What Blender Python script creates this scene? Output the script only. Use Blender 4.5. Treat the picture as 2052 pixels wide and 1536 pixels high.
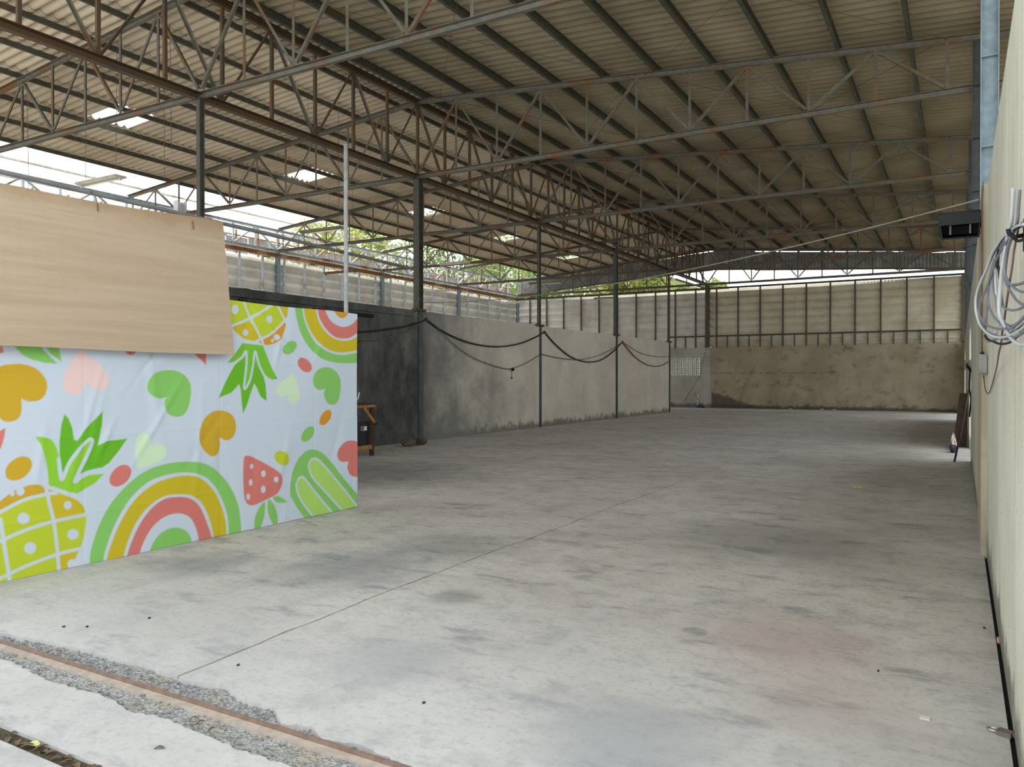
import bpy, bmesh, math, random
import numpy as np
from mathutils import Vector, Matrix
R = random.Random(7)
S = bpy.context.scene
COL = S.collection
for o in list(bpy.data.objects): bpy.data.objects.remove(o)

# ---------------------------------------------------------------- camera, sky, exposure
YAW = math.atan(897/1560)
cam = bpy.data.cameras.new('camera'); co = bpy.data.objects.new('camera', cam); COL.objects.link(co)
cam.lens = 36*1560/2052; cam.sensor_width = 36; cam.clip_start = .05; cam.clip_end = 600
co.location = (0, 0, 1.473); co.rotation_euler = (math.radians(90-.4), 0, YAW)
S.camera = co
W = bpy.data.worlds.new('overcast'); S.world = W; W.use_nodes = True
bg = W.node_tree.nodes['Background']; bg.inputs[0].default_value = (.90, .96, 1, 1); bg.inputs[1].default_value = 1.0
vs = S.view_settings; vs.view_transform = 'Standard'; vs.look = 'None'; vs.gamma = 1; vs.use_curve_mapping = False
vs.exposure = 1.12
S.cycles.max_bounces = 12; S.cycles.diffuse_bounces = 8

SUN = bpy.data.lights.new('sun', 'SUN'); SUN.energy = 3.6; SUN.angle = math.radians(4); SUN.color = (1, .95, .86)
so = bpy.data.objects.new('sun', SUN); COL.objects.link(so); so.location = (-25, 35, 60)
so.rotation_euler = Vector((-.25, .35, 1)).to_track_quat('Z', 'Y').to_euler()

# ---------------------------------------------------------------- materials
def srgb(r, g, b):
    f = lambda v: (v/255/12.92 if v/255 <= .04045 else ((v/255+.055)/1.055)**2.4)
    return (f(r), f(g), f(b), 1)
class NT:
    def __init__(s, name, rough=.7, spec=.3, metal=0):
        s.m = bpy.data.materials.new(name); s.m.use_nodes = True; s.t = s.m.node_tree
        s.b = s.t.nodes['Principled BSDF']; s.b.inputs['Roughness'].default_value = rough
        s.b.inputs['Specular IOR Level'].default_value = spec; s.b.inputs['Metallic'].default_value = metal
        s.geo = s.t.nodes.new('ShaderNodeNewGeometry'); s.pos = s.geo.outputs['Position']
        s.c = None
    def n(s, typ, **kw):
        k = s.t.nodes.new(typ)
        for a, v in kw.items(): setattr(k, a, v)
        return k
    def l(s, a, b): s.t.links.new(a, b)
    def noise(s, scale, detail=3, rough=.55, vec=None, stretch=None):
        k = s.n('ShaderNodeTexNoise'); k.inputs['Scale'].default_value = scale; k.inputs['Detail'].default_value = detail
        k.inputs['Roughness'].default_value = rough
        v = vec or s.pos
        if stretch:
            mp = s.n('ShaderNodeMapping'); mp.inputs['Scale'].default_value = stretch; s.l(v, mp.inputs[0]); v = mp.outputs[0]
        s.l(v, k.inputs['Vector']); return k.outputs['Fac']
    def ramp(s, fac, p0, p1, lo=0., hi=1.):
        k = s.n('ShaderNodeMapRange'); k.interpolation_type = 'SMOOTHSTEP'
        for i, v in zip((1, 2, 3, 4), (p0, p1, lo, hi)): k.inputs[i].default_value = v
        s.l(fac, k.inputs[0]); return k.outputs[0]
    def math(s, op, a, b=0.):
        k = s.n('ShaderNodeMath', operation=op)
        for i, v in enumerate((a, b)):
            if isinstance(v, (int, float)): k.inputs[i].default_value = v
            else: s.l(v, k.inputs[i])
        return k.outputs[0]
    def mix(s, fac, a, b, mode='MIX'):
        k = s.n('ShaderNodeMix', data_type='RGBA', blend_type=mode)
        if isinstance(fac, (int, float)): k.inputs[0].default_value = fac
        else: s.l(fac, k.inputs[0])
        for i, v in ((6, a), (7, b)):
            if isinstance(v, tuple): k.inputs[i].default_value = v
            else: s.l(v, k.inputs[i])
        return k.outputs[2]
    def axis(s, i):
        k = s.n('ShaderNodeSeparateXYZ'); s.l(s.pos, k.inputs[0]); return k.outputs[i]
    def blob(s, x, y, r, soft, wob=.25, sc=2.):
        """1 inside a wobbly disc on the floor plane, 0 outside"""
        sub = s.n('ShaderNodeVectorMath', operation='SUBTRACT'); s.l(s.pos, sub.inputs[0]); sub.inputs[1].default_value = (x, y, 0)
        ln = s.n('ShaderNodeVectorMath', operation='LENGTH'); s.l(sub.outputs[0], ln.inputs[0])
        d = s.math('ADD', ln.outputs['Value'], s.math('MULTIPLY', s.math('SUBTRACT', s.noise(sc, 4), .5), wob*2))
        return s.ramp(d, r-soft, r+soft, 1, 0)
    def bump(s, fac, strength=.3, dist=.02):
        k = s.n('ShaderNodeBump'); k.inputs['Strength'].default_value = strength; k.inputs['Distance'].default_value = dist
        s.l(fac, k.inputs['Height']); s.l(k.outputs[0], s.b.inputs['Normal'])
    def out(s, col):
        if isinstance(col, tuple): s.b.inputs['Base Color'].default_value = col
        else: s.l(col, s.b.inputs['Base Color'])
        return s.m
def plain(name, c, rough=.6, var=.25, sc=6, spec=.3, metal=0):
    t = NT(name, rough, spec, metal)
    d = tuple(v*(1-var) for v in c[:3])+(1,)
    return t.out(t.mix(t.ramp(t.noise(sc, 4), .35, .65), c, d))
def steel(name, c, rust=.55, rough=.6, rc=None):
    t = NT(name, rough, .35)
    base = t.mix(t.ramp(t.noise(9, 3), .3, .7), c, tuple(v*.72 for v in c[:3])+(1,))
    rcol = t.mix(t.noise(40, 2), rc or srgb(134, 100, 66), srgb(94, 76, 56))
    m = t.ramp(t.math('ADD', t.noise(1.3, 3, .6), t.math('MULTIPLY', t.noise(14, 3), .28)), 1-rust+.08, 1-rust+.26)
    return t.out(t.mix(m, base, rcol))

M = {}
M['steel'] = steel('painted_steel', srgb(118, 116, 104), .45, rc=srgb(156, 104, 60))
M['steel_dark'] = steel('dark_painted_steel', srgb(86, 85, 76), .38)
M['steel_web'] = steel('lattice_steel', srgb(112, 109, 97), .46)
M['steel_pale_lit'] = steel('pale_blue_steel', srgb(206, 216, 220), .42, rc=srgb(222, 182, 146))  # light-blue paint, with the sunlight at the left eave put into its colour
M['steel_blue'] = steel('blue_grey_column_paint', srgb(140, 158, 166), .27)
M['rust'] = steel('rusty_steel', srgb(112, 108, 98), .6)
M['stud'] = steel('brown_grey_stud_steel', srgb(92, 88, 80), .5, rc=srgb(112, 86, 62))
M['rust_dark'] = steel('dark_rusty_steel', srgb(90, 84, 72), .58, rc=srgb(104, 82, 58))
M['rust_beam'] = steel('rusty_beam_steel', srgb(226, 190, 148), .62, rc=srgb(212, 156, 106))
M['purlin'] = steel('purlin_steel', srgb(88, 89, 78), .38)
M['purlin_lit'] = steel('weathered_purlin_steel', srgb(200, 196, 186), .45, rc=srgb(196, 150, 112))  # purlins beyond the sheets: open-sky light put into a paler colour
t = NT('fibre_cement_roofing', .9, .12)
c = t.mix(t.ramp(t.noise(.7, 4), .3, .7), srgb(164, 153, 130), srgb(142, 132, 110))
c = t.mix(t.math('MULTIPLY', t.ramp(t.noise(2.2, 5, .7, stretch=(.35, 2.2, 1)), .5, .8), .45), c, srgb(106, 97, 80))
M['roof'] = t.out(c)
t = NT('lit_fibre_cement_roofing', .9, .12)  # same roofing on the left slope, its brighter light painted into the colour
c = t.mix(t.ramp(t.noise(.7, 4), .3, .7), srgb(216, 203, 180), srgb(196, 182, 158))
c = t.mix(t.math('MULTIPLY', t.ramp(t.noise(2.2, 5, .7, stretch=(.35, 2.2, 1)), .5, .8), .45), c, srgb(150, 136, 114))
M['roof_left_lit'] = t.out(c)
M['fascia_left_lit'] = plain('bright_galvanised_fascia', srgb(206, 206, 208), .5, .25, 3, .4)  # same fascia metal, strong light on the left side painted in
t = NT('pale_metal_cladding', .55, .35)
c = t.mix(t.ramp(t.noise(1.1, 4, .6), .35, .7), srgb(228, 226, 218), srgb(202, 198, 186))
M['clad'] = t.out(t.mix(t.ramp(t.noise(3, 5, .7, stretch=(1, 1, .25)), .58, .85), c, srgb(150, 142, 122)))
t = NT('cream_metal_cladding', .6, .3)
c = t.mix(t.ramp(t.noise(.8, 4, .6), .35, .7), srgb(216, 208, 186), srgb(194, 184, 158))
M['clad_cream'] = t.out(t.mix(t.ramp(t.noise(2.4, 5, .7, stretch=(1, 1, .3)), .58, .85), c, srgb(146, 134, 106)))
M['fascia'] = plain('galvanised_fascia', srgb(160, 160, 158), .5, .35, 3, .4)

# concrete of the floor
t = NT('concrete_floor', .62, .32)
f1 = t.noise(.55, 5, .62); f2 = t.noise(2.6, 6, .68); f3 = t.noise(30, 3, .6)
c = t.mix(t.ramp(f1, .32, .68), srgb(210, 204, 196), srgb(190, 183, 175))
c = t.mix(t.math('MULTIPLY', t.ramp(t.noise(7, 6, .75, stretch=(1, 1.6, 1)), .5, .68), .42), c, srgb(138, 135, 132))
c = t.mix(t.math('MULTIPLY', t.ramp(f2, .46, .74), .6), c, srgb(146, 142, 136))
c = t.mix(t.math('MULTIPLY', t.ramp(f3, .5, .72), .35), c, srgb(124, 121, 116))
c = t.mix(t.math('MULTIPLY', t.ramp(t.noise(1.5, 5, .7, stretch=(1, 2.4, 1)), .54, .70), .7), c, srgb(122, 121, 122))
for (x, y, r, s_, col, w) in ((-.85, 4.5, .42, .35, srgb(182, 142, 140), .42), (-.55, 3.75, .35, .3, srgb(182, 148, 140), .35),
        (-4.1, 4.6, .5, .4, srgb(110, 112, 116), .55), (-5.2, 4.1, .35, .25, srgb(105, 107, 112), .55), (-3.9, 5.6, .5, .4, srgb(120, 120, 120), .5),
        (-7.9, 9.5, 1.5, 1.1, srgb(96, 94, 90), .6), (-2.95, 4.35, .16, .1, srgb(118, 117, 112), .6), (-1.33, 4.45, .07, .02, srgb(110, 108, 102), .6),  # the widest patch is shade past the banner, painted into the floor
        (-1.5, 7.3, .9, .5, srgb(128, 126, 120), .5), (-1.2, 3.0, .35, .2, srgb(140, 142, 144), .6), (-2.55, 3.2, .3, .2, srgb(146, 147, 148), .5)):
    c = t.mix(t.math('MULTIPLY', t.blob(x, y, r, s_, r*.6, 3/r**.5), w), c, col)
for (x, y, r) in ((-2.3, 3.93, .40), (-1.63, 4.67, .38), (-2.0, 5.9, .9)):
    a = t.blob(x, y, r+.05, .05, .04, 3); b = t.blob(x, y, r-.05, .05, .04, 3)
    c = t.mix(t.math('MULTIPLY', t.math('MULTIPLY', t.math('SUBTRACT', a, b), t.ramp(t.noise(5, 4), .3, .6)), .38), c, srgb(205, 202, 198))
c = t.mix(t.ramp(t.axis(1), 2.3, 5.5, .3, 0.), c, srgb(200, 205, 211))   # cool daylight from the doorway painted into the colour
M['floor'] = t.out(c)
t.bump(t.math('ADD', f2, t.math('MULTIPLY', f3, .4)), .18, .006)
t.l(t.ramp(f2, .3, .8, .5, .75), t.b.inputs['Roughness'])
t = NT('exposed_aggregate', .9, .15)
v = t.n('ShaderNodeTexVoronoi'); v.inputs['Scale'].default_value = 60; t.l(t.pos, v.inputs['Vector'])
bw = t.n('ShaderNodeRGBToBW'); t.l(v.outputs['Color'], bw.inputs[0])
c = t.mix(t.ramp(bw.outputs[0], .2, .8), srgb(150, 150, 150), srgb(188, 186, 182))
M['rubble'] = t.out(t.mix(t.ramp(t.noise(6, 4), .45, .7), c, srgb(176, 168, 152))); t.bump(v.outputs['Distance'], .8, .02)
# plaster walls
def plaster(name, c0, c1, extra=None):
    t = NT(name, .88, .15)
    c = t.mix(t.ramp(t.noise(.8, 5, .6), .32, .68), c0, c1)
    c = t.mix(t.math('MULTIPLY', t.ramp(t.noise(2.2, 5, .7, stretch=(1, 1, .45)), .5, .75), .34), c, tuple(v*.62 for v in c1[:3])+(1,))
    lowz = t.math('ADD', t.axis(2), t.math('MULTIPLY', t.noise(3.2, 5, .7), -.75))
    c = t.mix(t.ramp(lowz, -.32, -.12, .75, 0), c, srgb(84, 80, 72))
    if extra: c = extra(t, c)
    t.bump(t.noise(14, 5, .6), .15, .01)
    return t.out(c)
def soot(t, c):
    y = t.axis(1)
    e = t.math('ADD', y, t.math('MULTIPLY', t.math('SUBTRACT', t.noise(.7, 5, .65), .5), 9.))
    e = t.math('SUBTRACT', e, t.math('MULTIPLY', t.axis(2), -.5))
    m = t.ramp(e, 15.0, 20.5, 1, 0)
    k = t.mix(t.ramp(t.noise(1.7, 6, .75, stretch=(1, 1, .6)), .3, .75), srgb(62, 62, 60), srgb(100, 99, 95))
    k = t.mix(t.ramp(y, 14.5, 15.2, 0, .6), k, srgb(138, 136, 130))
    return t.mix(m, c, k)
M['wall_mid'] = plaster('grey_plaster_with_soot', srgb(208, 199, 184), srgb(190, 181, 166), soot)
def stains(t, c):
    x = t.axis(0); z = t.axis(2)
    c = t.mix(t.math('MULTIPLY', t.ramp(t.noise(1.5, 6, .72, stretch=(1, 1, 1.3)), .52, .7), .75), c, srgb(112, 100, 82))
    h = t.math('ADD', z, t.ramp(x, -10.7, -8.3, -.72, -.1))
    sx = t.math('ABSOLUTE', t.math('ADD', t.math('SUBTRACT', x, t.math('MULTIPLY', z, .42)), 9.5)); sx = t.math('ADD', sx, t.math('MULTIPLY', t.noise(2.5, 6, .8), .7))
    c = t.mix(t.math('MULTIPLY', t.ramp(sx, .26, .5, .5, 0), t.ramp(z, 2.3, 1.7, 0, 1)), c, srgb(92, 84, 70))
    hz = t.math('ADD', t.math('ABSOLUTE', t.math('SUBTRACT', z, 1.72)), t.math('MULTIPLY', t.noise(3, 5, .75), .35))
    c = t.mix(t.math('MULTIPLY', t.ramp(hz, .14, .24, .6, 0), t.ramp(x, -5.4, -4.8, 1, 0)), c, srgb(110, 98, 80))
    return t.mix(t.ramp(t.math('ADD', h, t.math('MULTIPLY', t.noise(3.5, 6, .75), -.55)), -.36, -.2, .8, 0), c, srgb(78, 74, 66))
M['wall_back'] = plaster('stained_plaster', srgb(176, 164, 142), srgb(158, 145, 122), stains)
M['wall_back_left'] = plaster('grey_plaster', srgb(188, 184, 174), srgb(166, 160, 150))
def streaks(t, c):
    c = t.mix(t.math('MULTIPLY', t.ramp(t.noise(7, 4, .6, stretch=(1, 1, .06)), .5, .72), .45), c, srgb(176, 172, 156))
    return t.mix(t.ramp(t.noise(48, 1), .73, .76), c, srgb(120, 104, 88))
M['wall_right'] = plaster('cream_wall_plaster', srgb(226, 225, 208), srgb(212, 208, 190), streaks)
M['tan'] = plain('tan_plaster', srgb(192, 182, 158), .9, .2, 3)
# plywood
t = NT('plywood_face', .6, .25)
g = t.noise(2.2, 6, .7, stretch=(1, .28, 5)); g2 = t.noise(9, 5, .7, stretch=(1, .12, 6))
w_ = t.n('ShaderNodeTexWave', wave_type='BANDS', bands_direction='Z'); w_.inputs['Scale'].default_value = 1.1; w_.inputs['Distortion'].default_value = 3; w_.inputs['Detail'].default_value = 3
mp = t.n('ShaderNodeMapping'); mp.inputs['Scale'].default_value = (1, .25, 2.2); t.l(t.pos, mp.inputs[0]); t.l(mp.outputs[0], w_.inputs['Vector'])
c = t.mix(t.ramp(g, .3, .7), srgb(192, 172, 147), srgb(180, 158, 133))
c = t.mix(t.math('MULTIPLY', t.ramp(g2, .4, .75), .22), c, srgb(166, 142, 117))
c = t.mix(t.math('MULTIPLY', w_.outputs['Fac'], .06), c, srgb(164, 138, 114))
c = t.mix(t.math('MULTIPLY', t.ramp(t.math('ADD', t.axis(2), t.math('MULTIPLY', t.noise(3, 5, .7), .22)), 2.86, 3.02), .55), c, srgb(150, 118, 76))
M['ply'] = t.out(c)
M['wood'] = plain('raw_timber', srgb(172, 122, 62), .7, .35, 12)
M['wood_dark'] = plain('dark_timber', srgb(74, 56, 42), .8, .35, 12)
M['black'] = plain('black_plastic', srgb(30, 31, 32), .5, .2)
M['black_box'] = plain('black_speaker_paint', srgb(46, 48, 48), .6, .2)
M['cable'] = plain('black_cable_sheath', srgb(34, 35, 38), .5, .1)
M['cable_grey'] = plain('grey_cable_sheath', srgb(128, 130, 140), .45, .15)
M['cable_pale'] = plain('pale_cable_sheath', srgb(196, 202, 200), .45, .1)
M['cable_brown'] = plain('brown_cable_sheath', srgb(116, 92, 82), .6, .15)
M['rope'] = plain('old_rope', srgb(112, 100, 78), .9, .2)
M['wire'] = plain('pale_wire', srgb(150, 142, 128), .6, .2)
M['galv'] = steel('galvanised_pipe', srgb(172, 170, 168), .36, rc=srgb(140, 112, 92))
M['pipe_grey'] = plain('grey_pipe', srgb(116, 118, 118), .5, .2)
M['lamp'] = plain('lamp_housing_enamel', srgb(226, 218, 198), .5, .18, 5)
M['lamp_moss'] = plain('mossy_lamp_housing', srgb(150, 146, 108), .8, .35, 14)
M['tube'] = plain('fluorescent_tube_glass', srgb(235, 233, 222), .25, .05, 4, .5)
M['white'] = plain('white_plastic', srgb(226, 228, 230), .4, .08)
M['dark'] = plain('dark_recess', srgb(26, 25, 24), .9, .1)
M['blue'] = plain('blue_plastic', srgb(30, 54, 120), .4, .1)
M['brass'] = plain('worn_brass', srgb(132, 122, 110), .4, .3, 40, .5, .3)
M['chrome'] = plain('steel_shackle', srgb(200, 200, 196), .25, .1, 20, .5, .9)
M['pink'] = plain('red_brick_chip', srgb(190, 150, 142), .9, .2, 30)
M['purple'] = plain('purple_cloth', srgb(78, 62, 92), .9, .2, 30)
M['rag'] = plain('pale_rag', srgb(206, 188, 180), .95, .2, 20)
M['sack'] = plain('brown_sacking', srgb(104, 92, 72), .95, .35, 14)
M['sack_dark'] = plain('dark_sacking', srgb(78, 68, 56), .95, .35, 14)
M['label_red'] = plain('red_print', srgb(190, 50, 60), .5, .05)
M['label_blue'] = plain('blue_print', srgb(92, 96, 130), .5, .05)
M['leafdry'] = plain('dry_leaf', srgb(122, 102, 76), .8, .4, 30)
M['leafyellow'] = plain('yellow_leaf', srgb(214, 206, 140), .7, .2, 30)
M['stone'] = plain('crushed_stone', srgb(158, 158, 158), .9, .4, 60)
M['bark'] = plain('tree_bark', srgb(112, 98, 82), .95, .4, 8)
M['railsteel'] = plain('worn_rail_steel', srgb(140, 116, 102), .5, .25, 20, .4)
M['raildust'] = plain('dusty_rail_flange', srgb(190, 176, 162), .85, .2, 20)
M['house'] = plain('pale_house_paint', srgb(206, 214, 212), .9, .1, 1)
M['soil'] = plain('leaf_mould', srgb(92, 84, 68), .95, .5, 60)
M['post_paint'] = plain('grey_green_post_paint', srgb(78, 84, 82), .6, .25, 5)
M['grass'] = plain('grass_ground', srgb(116, 110, 92), .95, .4, .6)
M['glass'] = plain('window_pane', srgb(90, 110, 118), .15, .2, 1, .6)
def leafmat(name, a, b, y):
    t = NT(name, .55, .3)
    c = t.mix(t.ramp(t.noise(1.2, 4, .7), .35, .65), srgb(*a), srgb(*b))
    c = t.mix(t.ramp(t.noise(3.1, 3, .6), .6, .74), c, srgb(*y))
    t.out(c)
    tr = t.n('ShaderNodeBsdfTranslucent'); t.l(c, tr.inputs[0]); mx = t.n('ShaderNodeMixShader'); mx.inputs[0].default_value = .45
    o = t.t.nodes['Material Output']; t.l(t.b.outputs[0], mx.inputs[1]); t.l(tr.outputs[0], mx.inputs[2]); t.l(mx.outputs[0], o.inputs[0])
    return t.m
M['leaf'] = leafmat('green_leaves', (112, 132, 78), (156, 168, 104), (206, 196, 124))
M['leaf2'] = leafmat('yellow_green_leaves', (134, 148, 84), (178, 184, 112), (224, 200, 118))
t = NT('printed_banner_cloth', .75, .15)
a_ = t.n('ShaderNodeVertexColor'); a_.layer_name = 'print'
M['banner'] = t.out(a_.outputs[0])
wv = t.noise(420, 2); t.bump(wv, .1, .001)

# ---------------------------------------------------------------- mesh helpers
class MB:
    def __init__(s): s.v = []; s.f = []
    def add(s, vs, fs):
        o = len(s.v); s.v += [tuple(p) for p in vs]; s.f += [tuple(i+o for i in f) for f in fs]; return s
    def box(s, x0, y0, z0, x1, y1, z1):
        return s.add([(x0,y0,z0),(x1,y0,z0),(x1,y1,z0),(x0,y1,z0),(x0,y0,z1),(x1,y0,z1),(x1,y1,z1),(x0,y1,z1)],
            [(3,2,1,0),(4,5,6,7),(0,1,5,4),(1,2,6,5),(2,3,7,6),(3,0,4,7)])
    def beam(s, a, b, prof, up=(0,0,1)):
        """sweep a closed 2-D profile (side, up) from a to b"""
        a = Vector(a); b = Vector(b); d = (b-a).normalized(); u = Vector(up)
        sd = d.cross(u)
        if sd.length < 1e-4: sd = d.cross(Vector((1,0,0)))
        sd.normalize(); u = sd.cross(d).normalized(); n = len(prof)
        vs = [p+sd*q[0]+u*q[1] for p in (a, b) for q in prof]
        fs = [(i, (i+1)%n, n+(i+1)%n, n+i) for i in range(n)]
        return s.add(vs, fs+[tuple(range(n-1,-1,-1)), tuple(range(n, 2*n))])
    def tube(s, pts, r, n=6):
        pts = [Vector(p) for p in pts]; m = len(pts); ref = None; rings = []
        for i, p in enumerate(pts):
            d = (pts[min(i+1,m-1)]-pts[max(i-1,0)]).normalized()
            if ref is None:
                ref = d.cross(Vector((0,0,1)))
                if ref.length < .05: ref = d.cross(Vector((1,0,0)))
            ref = (ref-d*ref.dot(d)).normalized(); w = d.cross(ref)
            rr = r[i] if isinstance(r, (list, tuple)) else r
            rings.append([p+(ref*math.cos(2*math.pi*k/n)+w*math.sin(2*math.pi*k/n))*rr for k in range(n)])
        vs = [q for g in rings for q in g]
        fs = [(i*n+k, i*n+(k+1)%n, (i+1)*n+(k+1)%n, (i+1)*n+k) for i in range(m-1) for k in range(n)]
        return s.add(vs, fs+[tuple(range(n-1,-1,-1)), tuple(range((m-1)*n, m*n))])
    def prism(s, pts, z0, z1):
        n = len(pts)
        return s.add([(x,y,z0) for x,y in pts]+[(x,y,z1) for x,y in pts],
            [(i,(i+1)%n,n+(i+1)%n,n+i) for i in range(n)]+[tuple(range(n-1,-1,-1)), tuple(range(n,2*n))])
    def blob(s, c, rad, seed=0, jit=.2, rings=5, seg=8):
        r = random.Random(seed); vs = [(c[0], c[1], c[2]-rad[2])]
        for i in range(1, rings):
            th = math.pi*i/rings
            for k in range(seg):
                j = 1+r.uniform(-jit, jit); ph = 2*math.pi*k/seg
                vs.append((c[0]+rad[0]*j*math.sin(th)*math.cos(ph), c[1]+rad[1]*j*math.sin(th)*math.sin(ph), c[2]-rad[2]*j*math.cos(th)))
        vs.append((c[0], c[1], c[2]+rad[2])); T = len(vs)-1
        fs = [(0, 1+(k+1)%seg, 1+k) for k in range(seg)]
        for i in range(rings-2):
            for k in range(seg):
                a = 1+i*seg; fs.append((a+k, a+(k+1)%seg, a+seg+(k+1)%seg, a+seg+k))
        a = 1+(rings-2)*seg
        return s.add(vs, fs+[(a+k, a+(k+1)%seg, T) for k in range(seg)])
def base_of(p):
    v = Vector((0,0,0))
    while p: v += p.location; p = p.parent
    return v
def obj(name, mb, mat, parent=None, smooth=False, **tags):
    me = bpy.data.meshes.new(name); L = base_of(parent)
    me.from_pydata([(x-L.x, y-L.y, z-L.z) for x,y,z in mb.v], [], mb.f)
    me.materials.append(M[mat]); me.update()
    bm = bmesh.new(); bm.from_mesh(me); bmesh.ops.recalc_face_normals(bm, faces=bm.faces); bm.to_mesh(me); bm.free()
    if smooth: me.shade_smooth()
    o = bpy.data.objects.new(name, me); COL.objects.link(o); o.parent = parent
    for k, v in tags.items(): o[k] = v
    return o
def top(name, mb, mat, label, cat, group=None, smooth=False, **tags):
    """a thing that is one mesh: origin at the centre of its base"""
    xs, ys, zs = zip(*mb.v); L = ((min(xs)+max(xs))/2, (min(ys)+max(ys))/2, min(zs))
    m2 = MB(); m2.v = [(x-L[0], y-L[1], z-L[2]) for x,y,z in mb.v]; m2.f = mb.f
    o = obj(name, m2, mat, None, smooth, label=label, category=cat, **tags); o.location = L
    if group: o['group'] = group
    return o
def thing(name, loc, label, cat, group=None):
    o = bpy.data.objects.new(name, None); COL.objects.link(o); o.location = loc; o.empty_display_size = .2
    o['label'] = label; o['category'] = cat
    if group: o['group'] = group
    return o
def copy_tree(o, parent=None):
    c = o.copy(); COL.objects.link(c); c.parent = parent
    for k in [q for q in bpy.data.objects if q.parent == o]: copy_tree(k, c)
    return c
def struct(name, loc=(0,0,0)):
    o = bpy.data.objects.new(name, None); COL.objects.link(o); o.location = loc; o['kind'] = 'structure'; return o
def angle_prof(w, t=.006): return [(-w/2,-w/2),(w/2,-w/2),(w/2,-w/2+t),(-w/2+t,-w/2+t),(-w/2+t,w/2),(-w/2,w/2)]
def chan_prof(w, h, t=.008, flip=1):
    p = [(-w/2,-h/2),(w/2,-h/2),(w/2,-h/2+t),(-w/2+t,-h/2+t),(-w/2+t,h/2-t),(w/2,h/2-t),(w/2,h/2),(-w/2,h/2)]
    return p if flip > 0 else [(-x, y) for x, y in reversed(p)]
def rect_prof(w, h): return [(-w/2,-h/2),(w/2,-h/2),(w/2,h/2),(-w/2,h/2)]
def hbeam(a, b, w, d, t=.009, up=(0,1,0)):
    m = MB(); m.beam(a, b, rect_prof(t, d-2*t), up)
    m.beam(a, b, [(-w/2,-d/2),(w/2,-d/2),(w/2,-d/2+t),(-w/2,-d/2+t)], up); m.beam(a, b, [(-w/2,d/2-t),(w/2,d/2-t),(w/2,d/2),(-w/2,d/2)], up)
    return m
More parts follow.
